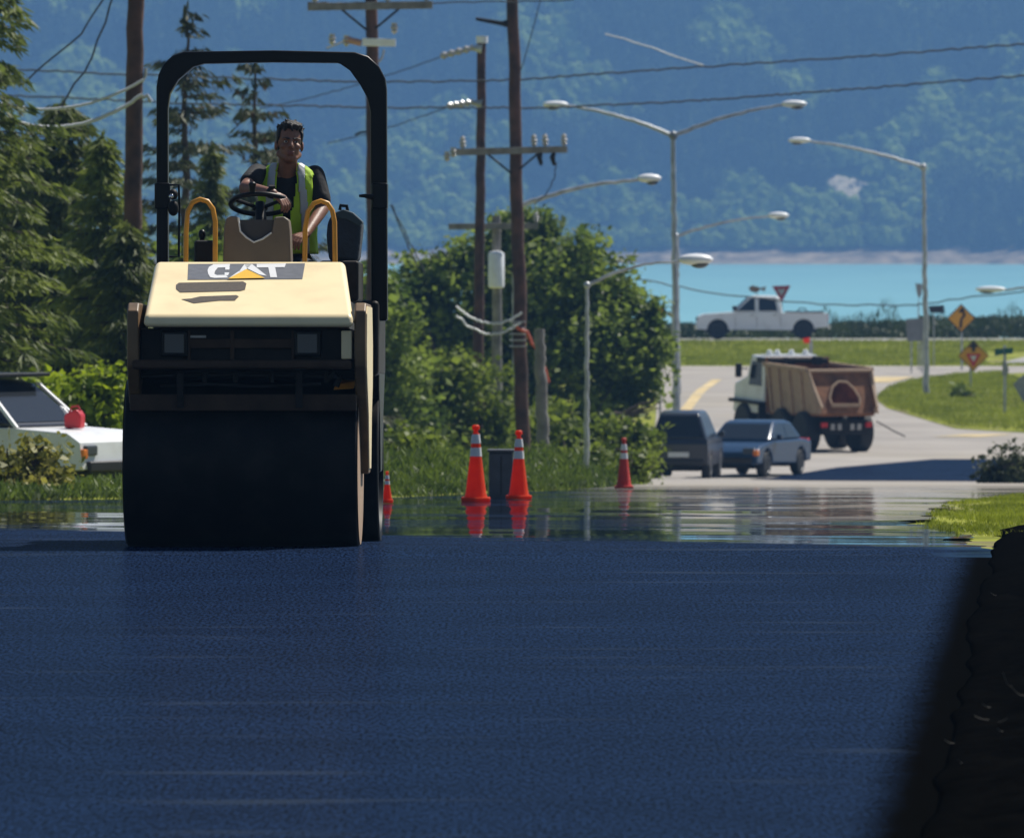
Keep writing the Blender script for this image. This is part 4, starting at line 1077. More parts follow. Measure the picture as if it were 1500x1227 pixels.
# left pole, big and dark, rising out of the trees
D = 141
t1, b1, top1 = pole_thing('utility_pole', 'thick dark utility pole standing in the spruces left of the roll bar', 201, -160, 189, D, 27, 'utility poles', seed=3)
mb = MB(); mb.tube([W(207, 122, D), W(213, 112, D), W(214, 100, D)], 0.025, 8); mb.build('hook_bracket', M['galv'], t1, smooth=True)
mb = MB(); mb.tube([W(205, 145, D), W(216, 140, D), W(222, 150, D)], 0.03, 8); mb.build('hook_bracket', M['galv'], t1, smooth=True)
# pole behind the roll bar with transformer gear
D = 186
t2, b2, top2 = pole_thing('utility_pole', 'utility pole rising behind the right post of the roll bar with pale switchgear', 544, -90, 549, D, 20, 'utility poles', seed=5)
crossarm(t2, D, 451, 634, 11, 8, 544, 11, True, (0.06, 0.64, 0.95))
a = W(531, 62, D); c = W(580, 62, D)
mb = MB(); mb.hexa([a+Vector((0, -.35, -.08)), c+Vector((0, -.35, -.09)), c+Vector((0, -.2, -.09)), a+Vector((0, -.2, -.08)), a+Vector((0, -.35, .07)), c+Vector((0, -.35, .05)), c+Vector((0, -.2, .05)), a+Vector((0, -.2, .07))]); mb.build('switch_arm', M['bright'], t2, bevel=0.012)
mb = MB(); mb.tube([W(530, 64, D)+Vector((0, -.3, 0)), W(506, 58, D)+Vector((0, -.3, 0))], [0.06, 0.065], 12); mb.build('cutout_tube', M['signtan'], t2, smooth=True)
for px, row in ((487, 67), (508, 69), (578, 51)): insulator(W(px, row, D)+Vector((0, -.3, 0)), t2, h=0.2)
for jp in ([(478, 71), (492, 66), (506, 60)], [(563, 73), (560, 85), (554, 92)]):
    mb = MB(); mb.tube([W(x, y, D) for x, y in jp], 0.018, 6); mb.build('jumper', M['galv'], t2, smooth=True)
mb = MB(); mb.tube([W(541, 193, D), W(528, 194, D), W(520, 198, D)], 0.02, 6); mb.build('bracket_or_glint', M['dirty'], t2, smooth=True)
# grey-topped dead-end pole
D = 226
t3, b3, top3 = pole_thing('utility_pole', 'dark utility pole with a pale top and two dead-end insulators', 706, 55, 699, D, 15, 'utility poles', seed=8)
mb = MB(); p = W(706, 56, D); mb.tube([p-Vector((0, 0, .12)), p+Vector((0, 0, .04))], 0.135, 12); mb.build('pole_cap', M['bright'], t3, smooth=True)
for r0, r1, x0 in ((70, 83, 645), (150, 156, 655)):
    mb = MB(); n_ = 9; A = W(694, r0, D); B = W(x0, r1, D)
    pts = [A.lerp(B, i/n_) for i in range(n_+1)]
    mb.tube(pts, [0.05 if i % 2 else 0.09 for i in range(n_+1)], 10); mb.build('insulator', M['porcelain'], t3, smooth=True)
    mb = MB(); mb.tube([W(706, r0+2, D), A], [0.16, 0.05], 10); mb.build('arm_bracket', M['galv'], t3, smooth=True)
# tallest pole with crossarm in the middle of the view
D = 204
t4, b4, top4 = pole_thing('utility_pole', 'tallest reddish brown utility pole with an insulator crossarm, by the broadleaf tree', 748, -120, 767, D, 19, 'utility poles', amp=0.02, seed=11)
crossarm(t4, D, 668, 831, 223, 219, 755, 10, True, (0.06, 0.70, 0.80, 0.97))
for px in (793, 812):
    mb = MB(); mb.tube([W(px, 222, D)+Vector((0, -.2, 0)), W(px-3, 231, D)+Vector((0, -.25, 0)), W(px, 242, D)+Vector((0, -.2, 0))], [0.04, 0.06, 0.035], 8); mb.build('cutout', M['dirty'], t4, smooth=True)
mb = MB(); mb.tube([W(744, 35, D), W(735, 35, D), W(697, 28, D)], [0.09, 0.05, 0.035], 8); mb.build('side_arm', M['dirty'], t4, smooth=True)
for px, row in ((655, 237), (664, 231)): insulator(W(px, row, D), t4, h=0.18)
mb = MB()
for k in range(5):
    z = 470+k*9; mb.box(W(758, 0, D).x-.17, W(758, 0, D).x+.17, D-.16, D+.16, W(0, z+2, D).z, W(0, z, D).z)
mb.build('pole_band', M['galv'], t4, bevel=0.005)
mb = MB(); mb.tube(wob(W(757, 478, D)+Vector((0, -.2, 0)), W(803, 560, D)+Vector((0, -.2, 0)), 14, 0.03, 4, sag=-0.25), 0.035, 8)
tag(mb.build('orange_conduit', M['redwire'], smooth=True), 'orange red cable hanging from the tallest pole', 'cable')
# grey pole with transformer in front of the tree
D = 232
t5, b5, top5 = pole_thing('utility_pole', 'weathered grey pole with a pale transformer, half lost against the broadleaf tree', 727, 316, 729, D, 15, 'utility poles', m='greywood', seed=14)
crossarm(t5, D, 657, 788, 332, 331, 727, 9, False, (0.35, 0.98))
mb = MB(); c = W(727, 0, D); zz = W(0, 372, D).z; z2 = W(0, 420, D).z
mb.lathe([(0.05, zz+.08), (0.16, zz+.04), (0.19, zz), (0.19, z2), (0.15, z2-.03)], (c.x, D-0.3, 0), 'z', 20); mb.build('transformer', M['bright'], t5, smooth=True)
# stub pole
D = 178
t6, b6, top6 = pole_thing('utility_pole', 'short grey stub pole between the two tall cones and the lone red cone', 790, 482, 797, D, 18, 'utility poles', m='greywood', amp=0.02, seed=15)

def streetlight(label, px, rowt, pxb, D, wpx, arms, group='street lights', amp=0.02, seed=1, cap=None):
    base = W(pxb, 0, D); base.z = zg(D)-0.01; top = W(px, rowt, D)
    t = thing('street_light', label, 'street light', base, group)
    r0 = wpx/F*D/2
    mb = MB(); mb.tube(wob(base, top, 40, amp, seed), [r0*(1.15-0.5*i/40) for i in range(41)], 12); mb.build('post', M['galv'], t, smooth=True)
    mb = MB(); mb.box(base.x-r0*2, base.x+r0*2, D-r0*2, D+r0*2, base.z, base.z+0.06); mb.build('base_plate', M['galv'], t, bevel=0.01)
    if cap:
        mb = MB(); mb.tube([top-Vector((0, 0, .12)), top+Vector((0, 0, .05))], r0*1.25, 12); mb.build('post_cap', M['bright'], t, smooth=True)
    for k, (sx, sr, ex, er, hl) in enumerate(arms):
        a = W(sx, sr, D); e = W(ex, er, D); s = 1 if ex > sx else -1
        hlw = hl/F*D; tip = e-Vector((s*hlw, 0, 0.0)); tip.z -= 0.02
        pts = wob(a, tip, 16, amp*0.7, seed*7+k)
        for i, p in enumerate(pts): p.z += 0.18*math.sin(math.pi*i/16)*0.6
        mb = MB(); mb.tube(pts, [r0*0.62*(1-0.4*i/16) for i in range(17)], 10)
        mb.ell(a, (r0*1.3, r0*1.3, r0*1.4)); arm = mb.build('arm', M['galv'], t, smooth=True)
        mb = MB(); c = tip+Vector((s*hlw/2, 0, 0.03)); mb.ell(c, (hlw*0.56, 0.17, 0.10), nu=20, nv=10)
        hd = mb.build('lamp_head', M['bright'], t, smooth=True)
        mb = MB(); mb.ell(c+Vector((s*hlw*0.12, 0, -0.06)), (hlw*0.30, 0.13, 0.09), nu=16, nv=8); mb.build('lens', M['lampglass'], hd, smooth=True)
    return t
streetlight('tall double-armed street light in the middle of the view, with a third lower arm', 986, 198, 991, 262, 10, [(986, 199, 797, 154, 34), (986, 199, 1180, 153, 34)], seed=21)
streetlight('single-armed street light standing on the grass island, arm pointing left', 1353, 243, 1357, 322, 8, [(1352, 245, 1156, 206, 30)], seed=22)
streetlight('street light with a white capped post against the tallest utility pole', 754, 287, 758, 215, 12, [(757, 303, 967, 262, 32)], seed=23, cap=True)
streetlight('short street light in front of the broadleaf tree, its lamp crossing the water', 860, 414, 859, 165, 8, [(860, 418, 1042, 381, 46)], seed=24, amp=0.012)
streetlight('street light whose arm crosses just below the double arms', 992, 345, 994, 290, 7, [(990, 346, 1154, 316, 28)], seed=25)
streetlight('street light just outside the frame with its lamp over the water at the right edge', 1625, 412, 1626, 318, 8, [(1622, 418, 1431, 424, 40)], seed=26)

def wire(name, label, pts, D, rpx=1.0, m='wire', amp=0.018, sag=0.0, cat='wire', group='overhead wires', seed=None):
    out = []
    Ds = D if isinstance(D, (list, tuple)) else [D]*len(pts)
    P = [W(x, y, d) for (x, y), d in zip(pts, Ds)]
    for i in range(len(P)-1):
        n_ = max(4, int((pts[i+1][0]-pts[i][0])**2/1500)); n_ = min(n_, 40)
        seg = wob(P[i], P[i+1], n_, amp, (seed or 1)*31+i)
        out += seg[:-1] if i < len(P)-2 else seg
    mb = MB(); mb.tube(out, rpx/F*(sum(Ds)/len(Ds))/2, 6)
    return tag(mb.build(name, M[m], smooth=True), label, cat, group)
def para(x0, y0, x1, y1, sag, n=8):
    return [(x0+(x1-x0)*i/n, y0+(y1-y0)*i/n+sag*4*(i/n)*(1-i/n)) for i in range(n+1)]
wire('overhead_wire', 'dark wire along the top of the view from the crossarm behind the roll bar', para(451, 4, 840, 0, 3), 186, 2, seed=1)
wire('overhead_wire', 'upper of the two long dark wires rising to the right across the mountainside', [(-120, 96), (250, 112), (560, 121), (760, 117), (1000, 100), (1250, 84), (1560, 60)], 215, 2.6, seed=2)
wire('overhead_wire', 'lower of the two long dark wires rising to the right across the mountainside', [(-120, 134), (280, 152), (560, 158), (800, 158), (1000, 149), (1250, 131), (1560, 106)], 225, 2.6, seed=3)
wire('overhead_wire', 'low sagging wire across the turquoise water above the pickup', [(930, 408), (1050, 430), (1200, 446), (1340, 447), (1440, 433), (1560, 420)], 330, 2.0, amp=0.03, seed=4)
wire('overhead_wire', 'faint pale wire slanting high across the mountainside', [(886, 50), (940, 66), (1030, 96)], 240, 2, 'palewire', seed=5)
wire('overhead_wire', 'thin wire running down left from the upper dead-end insulator', para(645, 84, 380, 160, 6), 226, 1.5, seed=6)
wire('overhead_wire', 'thin wire running down left from the lower dead-end insulator', para(655, 157, 480, 210, 4), 226, 1.5, seed=7)
wire('guy_wire', 'left guy wire slanting down to the broadleaf tree', para(572, 300, 612, 392, 0, 4), 210, 2, seed=8, group='guy wires')
wire('guy_wire', 'right guy wire slanting down to the broadleaf tree', para(574, 300, 622, 400, 0, 4), 210, 2, seed=9, group='guy wires')
wire('service_cable', 'upper thick pale cable looping from the left pole into the spruce', para(-40, 138, 211, 117, 32, 12), 140.6, 4.2, 'palewire', 0.006, cat='cable', group='pale service cables', seed=10)
wire('service_cable', 'lower thick pale cable looping from the left pole into the spruce', para(-40, 150, 209, 139, 42, 12), 140.6, 5.5, 'palewire', 0.006, cat='cable', group='pale service cables', seed=11)
wire('service_cable', 'upper pale drop cable sagging left from the tallest pole', para(668, 449, 765, 458, 20, 8), 203.6, 3.5, 'palewire', 0.02, cat='cable', group='pale drop cables', seed=12)
wire('service_cable', 'lower pale drop cable sagging left from the tallest pole', para(668, 462, 763, 472, 22, 8), 203.6, 3.5, 'palewire', 0.02, cat='cable', group='pale drop cables', seed=13)
wire('overhead_wire', 'left of the two dark wires crossing above the far left spruce', [(165, -20), (120, 50), (40, 118)], 141, 2.6, seed=14)
wire('overhead_wire', 'right of the two dark wires crossing above the far left spruce', [(172, -20), (135, 85), (85, 165)], 141, 2.8, seed=15)
wire('jumper_wire', 'thin jumper wire hanging below the crossarm insulators', [(815, 238), (812, 262), (800, 285), (782, 300)], 204, 1.6, seed=16, group='jumper wires')
wire('jumper_wire', 'thin wire climbing right of the tallest pole towards the top of the view', [(762, 105), (775, 62), (792, 0)], 204, 1.4, seed=17, group='jumper wires')

# ------------------------------------------------------------------ traffic cones
def cone_thing(loc, label, h, m='cone'):
    t = thing('traffic_cone', label, 'traffic cone', loc, 'orange traffic cones')
    mb = MB(); s = h/1.0
    mb.lathe([(0.155*s, 0.03), (0.135*s, 0.08), (0.072*s, 0.62*s), (0.058*s, 0.80*s), (0.046*s, 0.885*s), (0.030*s, 0.89*s), (0.032*s, 0.93*s), (0.052*s, 0.94*s), (0.050*s, 0.985*s), (0.03*s, h)], (loc[0], loc[1], loc[2]), 'z', 28)
    mb.build('cone_body', M[m], t, smooth=True, angle=35)
    for z0, z1 in ((0.585, 0.70), (0.755, 0.875)):
        r = lambda z: (0.135+(0.072-0.135)*(z-0.08)/0.54 if z < 0.62 else 0.072+(0.058-0.072)*(z-0.62)/0.18 if z < 0.80 else 0.058+(0.046-0.058)*(z-0.80)/0.085)*s+0.003
        mb = MB(); zs = [z0+(z1-z0)*i/4 for i in range(5)]
        mb.lathe([(r(z), z*s) for z in zs], (loc[0], loc[1], loc[2]), 'z', 28); mb.build('reflective_cuff', M['cuff'], t, smooth=True, angle=50)
    mb = MB(); mb.box(loc[0]-0.19*s, loc[0]+0.19*s, loc[1]-0.19*s, loc[1]+0.19*s, loc[2], loc[2]+0.035); mb.build('base', M[m], t, bevel=0.01)
    return t
def cone_at(px, D, rowtop, label, m='cone'):
    p = W(px, 0, D); p.z = zg(D)+0.008; h = W(px, rowtop, D).z-p.z
    return cone_thing(p, label, h, m)
cone_at(697, 100, 622, 'left of the two tall orange cones with white cuffs')
cone_at(760, 104, 630, 'right of the two tall orange cones, in front of the tallest pole')
M['cone_shaded'] = mat('cone_shade_red', (0.50, 0.022, 0.010), 0.6, var=0.1)  # orange cone under a tree, the shade painted as dark red
cone_at(914, 138, 641, 'lone orange cone farther off, tree shade painted as dark red, left of the blue cars', 'cone_shaded')
cone_at(567, 96, 690, 'small orange cone just showing past the back of the roller')
# slate box behind the cones
p0 = W(716, 720, 107); p1 = W(752, 662, 107)
bx = thing('utility_box', 'slate grey utility box behind the two tall cones', 'utility box', ((p0.x+p1.x)/2, 107, zg(107)))
mb = MB(); mb.box(p0.x, p1.x, 106.85, 107.2, zg(107)-.01, p1.z); mb.build('cabinet', M['cable_box'], bx, bevel=0.02)
mb = MB(); mb.box(p0.x-.015, p1.x+.015, 106.83, 107.22, p1.z, p1.z+0.03); mb.build('lid', M['cable_box'], bx, bevel=0.01)
mb = MB(); mb.box((p0.x+p1.x)/2-.004, (p0.x+p1.x)/2+.004, 106.843, 106.86, zg(107)+.04, p1.z-.04); mb.build('door_seam', M['black'], bx)

# ------------------------------------------------------------------ signs
def sign_post(t, px, r0, D, w=0.07):
    p = W(px, r0, D); mb = MB(); g = zg(D)
    mb.box(p.x-w/2, p.x+w/2, D+0.012, D+0.012+w*0.6, g-.02, p.z); mb.build('post', M['galv'], t, bevel=0.006)
def sgn(label, px, D, cat='road sign', group=None):
    p = W(px, 0, D); p.z = zg(D); return thing('road_sign', label, cat, p, group)
def panel(t, pts, D, m, dy=0.0, th=0.012, name='panel', parent=None):
    mb = MB(); mb.prism([(W(x, y, D).x, W(x, y, D).z) for x, y in pts], 'y', D-dy-th, D-dy)
    return mb.build(name, M[m], parent or t)
def diamond(cx, cy, r): return [(cx, cy-r), (cx+r, cy), (cx, cy+r), (cx-r, cy)]
# curve warning
D = 372; s1 = sgn('yellow diamond warning sign with a black bent arrow', 1408, D, group='yellow diamond signs')
sign_post(s1, 1409, 452, D); pl = panel(s1, diamond(1408, 466, 21), D, 'signk'); f = panel(s1, diamond(1408, 466, 19), D, 'signy', 0.014, 0.006, 'face', pl)
for q in ([(1405, 481), (1409, 481), (1410, 468), (1406, 468)], [(1406, 468), (1410, 468), (1415, 462), (1411, 460)], [(1411, 461.5), (1415, 462.5), (1412, 452), (1408, 453)], [(1403, 457), (1414, 459), (1410, 449)]):
    panel(s1, q, D, 'signk', 0.022, 0.003, 'arrow', pl)
# yield ahead
D = 330; s2 = sgn('orange diamond sign with a red and white triangle on the island', 1426, D, group='yellow diamond signs')
sign_post(s2, 1422, 520, D); pl = panel(s2, diamond(1426, 521, 23), D, 'signk'); panel(s2, diamond(1426, 521, 21.5), D, 'signy', 0.014, 0.006, 'face', pl)
for q in ([(1418, 509), (1434, 509), (1426, 499.5)], [(1423.5, 515), (1428.5, 515), (1428.5, 508), (1423.5, 508)]): panel(s2, q, D, 'signk', 0.022, 0.003, 'arrow', pl)
panel(s2, [(1415, 518), (1437, 518), (1426, 538)], D, 'signr', 0.022, 0.003, 'triangle', pl); panel(s2, [(1421, 521), (1431, 521), (1426, 530)], D, 'signw', 0.027, 0.003, 'triangle_centre', pl)
# street name sign
D = 300; s3 = sgn('green street name blades on a grey post at the right of the island', 1471, D)
sign_post(s3, 1472, 506, D, 0.09); panel(s3, [(1457, 511), (1470, 510), (1470, 519), (1457, 521)], D, 'signg', 0.0, 0.015, 'name_blade'); panel(s3, [(1471, 510), (1484, 509), (1484, 518), (1471, 519)], D, 'signg', 0.0, 0.015, 'name_blade')
panel(s3, [(1469, 528), (1475, 532), (1478, 542), (1474, 552), (1468, 548)], D, 'signb', 0.0, 0.015, 'side_sign')
# yield by the pickup, tan sign next to it
D = 436; s4 = sgn('red and white yield sign behind the white pickup', 1145, D)
sign_post(s4, 1145, 440, D, 0.06); pl = panel(s4, [(1131, 419), (1158, 418), (1145, 443)], D, 'signr'); panel(s4, [(1138, 423.5), (1151, 423), (1145, 434)], D, 'signw', 0.014, 0.004, 'triangle_centre', pl)
s5 = sgn('small tan fish-shaped sign behind the cab of the white pickup', 1110, D)
sign_post(s5, 1109, 430, D, 0.05); panel(s5, [(1096, 422), (1102, 418), (1110, 420), (1114, 422), (1122, 419), (1120, 427), (1114, 424), (1108, 429), (1100, 427)], D, 'signtan')
# cabinet with small signal, dark sign, sign back at the right edge, orange sign at tree
D = 366; s6 = sgn('grey square sign board beside the island street light', 1342, D)
sign_post(s6, 1335, 470, D, 0.06); sign_post(s6, 1350, 470, D, 0.06); panel(s6, [(1327, 467), (1357, 466), (1358, 499), (1329, 500)], D, 'gconc', 0, 0.05)
D = 372; s7 = sgn('narrow grey marker on a thin post above the square board', 1346, D)
sign_post(s7, 1345.5, 440, D, 0.05); panel(s7, [(1341, 415), (1351, 416), (1350, 430), (1346.5, 438), (1343, 430)], D, 'signb', 0, 0.04)
D = 380; s8 = sgn('small dark sign right of the island street light', 1372, D)
sign_post(s8, 1368, 452, D, 0.04); panel(s8, [(1360, 448), (1383, 447), (1383, 458), (1362, 458)], D, 'signk', 0, 0.03)
D = 312; s9 = sgn('bare grey sign back cut by the right edge of the view', 1503, D)
sign_post(s9, 1506, 560, D, 0.07); panel(s9, [(1484, 563), (1498, 549), (1530, 549), (1530, 590), (1500, 590)], D, 'signb', 0, 0.02)
D = 268; s10 = sgn('small orange sign at the right edge of the broadleaf tree', 967, D)
sign_post(s10, 967, 460, D, 0.06); panel(s10, diamond(967, 458, 11), D, 'signy', 0, 0.015)
D = 376; s11 = sgn('short post with an orange reflector on the lawn edge above the dump truck', 1186, D, 'marker post')
sign_post(s11, 1188, 498, D, 0.12); panel(s11, [(1176, 496), (1186, 494), (1186, 502), (1178, 503)], D, 'cone', 0, 0.03, 'reflector')

# ------------------------------------------------------------------ vehicles (built lengthwise along +x, then turned)
def arch(cx, cz, r, a0=180, a1=0, n=10): return [(cx+r*math.cos(R(a0+(a1-a0)*i/n)), cz+r*math.sin(R(a0+(a1-a0)*i/n))) for i in range(n+1)]
def wheel(parent, x, y, r, w, side, rim='rim'):
    mb = MB(); mb.lathe([(r*0.62, -w/2), (r*0.90, -w/2), (r*0.985, -w*0.40), (r, -w*0.25), (r, w*0.25), (r*0.985, w*0.40), (r*0.90, w/2), (r*0.62, w/2)], (x, y, r), 'y', 32)
    t = mb.build('wheel', M['rubber'], parent, smooth=True, world=False, angle=35)
    mb = MB(); o = y+side*w*0.40; mb.lathe([(0.03, 0), (r*0.25, 0.01*side), (r*0.34, -0.02*side), (r*0.55, 0.0), (r*0.63, 0.03*side), (r*0.63, -0.04*side), (0.03, -0.04*side)], (x, o, r), 'y', 24)
    mb.build('rim', M[rim], t, smooth=True, world=False, angle=30)
    return t
def side_win(parent, pts, ybase, dtaper, zb, s, name='window', m='glassd', off=0.006):
    """glass lying on a side that leans inwards above zb"""
    y = lambda z: s*(ybase-max(0, z-zb)*dtaper+off)
    y2 = lambda z: s*(ybase-max(0, z-zb)*dtaper-0.02)
    n = len(pts); vs = [(x, y(z), z) for x, z in pts]+[(x, y2(z), z) for x, z in pts]
    mb = MB(); mb.add(vs, [tuple(range(n)), tuple(range(n, 2*n))[::-1]]+[(i, (i+1) % n, n+(i+1) % n, n+i) for i in range(n)])
    return mb.build(name, M[m], parent, world=False)
def shell(parent, prof, ybase, zb, taper, m, name, bevel=0.03):
    n = len(prof); Y = lambda z: ybase-max(0, z-zb)*taper
    vs = [(x, -Y(z), z) for x, z in prof]+[(x, Y(z), z) for x, z in prof]
    mb = MB(); mb.add(vs, [tuple(range(n))[::-1], tuple(range(n, 2*n))]+[(i, (i+1) % n, n+(i+1) % n, n+i) for i in range(n)])
    return mb.build(name, M[m], parent, bevel=bevel, seg=3, world=False)
def place(t, px, D, heading, dz=0.0, pitch=0.0):
    p = W(px, 0, D); p.z = zg(D)+dz; t.location = p; t.rotation_euler = Euler((0, R(pitch), R(heading)), 'XYZ')

# white crew-cab pickup
pk = thing('pickup_truck', 'white crew-cab pickup parked side-on in front of the turquoise water', 'pickup truck')
low = [(-2.85, 0.55), (-2.85, 1.12), (-0.95, 1.14), (-0.95, 1.16), (0.95, 1.16), (1.15, 1.17), (2.45, 1.08), (2.68, 0.98), (2.75, 0.75), (2.72, 0.45), (2.32, 0.42)]+arch(1.85, 0.42, 0.46, 0, 180)+[(-1.35, 0.40)]+arch(-1.82, 0.42, 0.46, 0, 180)+[(-2.32, 0.48)]
body = shell(pk, low, 0.95, 0.9, 0.10, 'truckwhite', 'body', 0.085)
cab = shell(pk, [(-0.92, 1.13), (-0.80, 1.80), (-0.62, 1.86), (0.28, 1.87), (0.48, 1.82), (1.22, 1.15)], 0.91, 1.14, 0.22, 'truckwhite', 'cab', 0.10)
for s in (-1, 1):
    side_win(cab, [(0.26, 1.22), (1.02, 1.22), (0.46, 1.74), (0.26, 1.76)], 0.912, 0.22, 1.14, s); side_win(cab, [(-0.70, 1.22), (0.10, 1.22), (0.10, 1.76), (-0.60, 1.74)], 0.912, 0.22, 1.14, s)
    for xh in (0.30, -0.66):
        mb = MB(); mb.box(xh, xh+0.16, s*0.945-0.02, s*0.945+0.02, 1.02, 1.05); mb.build('door_handle', M['chrome'], body, bevel=0.006, world=False)
    for xs in (1.10, 0.18, -0.84):
        mb = MB(); mb.box(xs-0.006, xs+0.006, s*0.952-0.004, s*0.952+0.002, 0.5, 1.0); mb.build('door_seam', M['signk'], body, world=False)
    mb = MB(); mb.box(1.02, 1.18, s*1.05-0.09, s*1.05+0.09, 1.22, 1.42); mb.build('mirror', M['signk'], pk, bevel=0.03, world=False)
    for x in (1.85, -1.82): wheel(pk, x, s*0.80, 0.40, 0.27, s)
    mb = MB(); mb.box(-2.88, -2.80, s*0.84-0.08, s*0.84+0.08, 0.78, 1.06); mb.build('taillight', M['redlens'], pk, bevel=0.015, world=False)
    mb = MB(); mb.box(2.58, 2.76, s*0.74-0.14, s*0.74+0.14, 0.78, 0.95); mb.build('headlight', M['lampglass'], pk, bevel=0.03, world=False)
mb = MB(); mb.add([(1.15, -0.78, 1.23), (1.15, 0.78, 1.23), (0.55, 0.66, 1.78), (0.55, -0.66, 1.78), (1.10, -0.78, 1.23), (1.10, 0.78, 1.23), (0.50, 0.66, 1.78), (0.50, -0.66, 1.78)], [(0, 1, 2, 3), (7, 6, 5, 4), (0, 4, 5, 1), (1, 5, 6, 2), (2, 6, 7, 3), (3, 7, 4, 0)])
mb.v = [(x+0.02, y, z+0.02) for x, y, z in mb.v]; mb.build('windscreen', M['glassd'], cab, world=False)
mb = MB(); mb.box(-2.98, -2.84, -0.85, 0.85, 0.46, 0.66); mb.build('bumper', M['chrome'], pk, bevel=0.03, world=False)
mb = MB(); mb.box(2.68, 2.84, -0.9, 0.9, 0.42, 0.66); mb.build('bumper', M['chrome'], pk, bevel=0.03, world=False)
mb = MB(); mb.box(-2.7, -1.05, -0.62, 0.62, 1.10, 1.20); mb.tube([(-2.0, -.3, 1.2), (-1.9, -.3, 1.32), (-1.7, -.3, 1.32), (-1.6, -.3, 1.2)], 0.03, 8); mb.build('bed_cover', M['signk'], pk, bevel=0.02, world=False)
for xw in (1.85, -1.82):
    mb = MB(); mb.box(xw-.56, xw+.56, -.66, .66, 0.30, 1.0); mb.build('wheel_well', M['black'], body, world=False)
place(pk, 1114, 421, 180, 0.012)

# articulated dump truck seen from behind
dt = thing('dump_truck', 'dirty dump truck with a rusty open tipping body and white cab', 'dump truck')
chs = MB(); chs.box(-2.2, 2.6, -0.42, 0.42, 0.62, 0.95); chs.box(-2.45, -2.1, -0.72, 0.72, 0.55, 0.98); chs.build('chassis', M['dirty'], dt, bevel=0.02, world=False)
# tub with thick walls, open at the back
def tub():
    W0, W1 = 0.86, 1.02; th = 0.07
    mb = MB()
    prof = [(-2.75, 1.38), (-2.55, 1.18), (1.05, 1.02), (1.15, 2.40), (-1.9, 2.42)]
    for s in (-1, 1):
        y = lambda z: s*(W0+(W1-W0)*(z-1.0)/1.4)
        n = len(prof); vs = [(x, y(z), z) for x, z in prof]+[(x, y(z)-s*th, z) for x, z in prof]
        mb.add(vs, [tuple(range(n)), tuple(range(n, 2*n))[::-1]]+[(i, (i+1) % n, n+(i+1) % n, n+i) for i in range(n)], 0)
        for xr in (-1.5, -0.7, 0.1, 0.8):
            vs = []
            for z in (1.08, 2.36):
                for dx, dy in ((-.06, -.01), (.06, -.01), (.06, .07), (-.06, .07)): vs.append((xr+dx, y(z)+s*dy, z))
            mb.hexa(vs, 0)
        vs = []
        for x in (-1.95, 1.15):
            for dy, dz in ((-.05, -.06), (.06, -.06), (.06, .05), (-.05, .05)): vs.append((x, y(2.42)+s*dy, 2.42+dz))
        mb.add(vs, [(0, 1, 2, 3), (7, 6, 5, 4), (0, 4, 5, 1), (1, 5, 6, 2), (2, 6, 7, 3), (3, 7, 4, 0)], 0)
    mb.hexa([(-2.55, -.86, 1.10), (1.05, -.86, 0.96), (1.05, .86, 0.96), (-2.55, .86, 1.10), (-2.55, -.86, 1.18), (1.05, -.86, 1.04), (1.05, .86, 1.04), (-2.55, .86, 1.18)], 1)
    mb.hexa([(1.03, -.95, 1.0), (1.12, -.95, 1.0), (1.12, .95, 1.0), (1.03, .95, 1.0), (1.05, -1.0, 2.62), (1.14, -1.0, 2.62), (1.14, 1.0, 2.62), (1.05, 1.0, 2.62)], 1)
    # inner liner and tailgate
    for s in (-1, 1):
        vs = [(-2.70, s*.83, 1.40), (-2.5, s*.80, 1.20), (1.0, s*.80, 1.06), (1.05, s*.93, 2.36), (-1.86, s*.93, 2.38)]
        mb.add(vs, [tuple(range(5))], 1)
    return mb.build('dump_body', [M['dusty'], M['rust']], dt, bevel=0.0, world=False)
tb = tub()
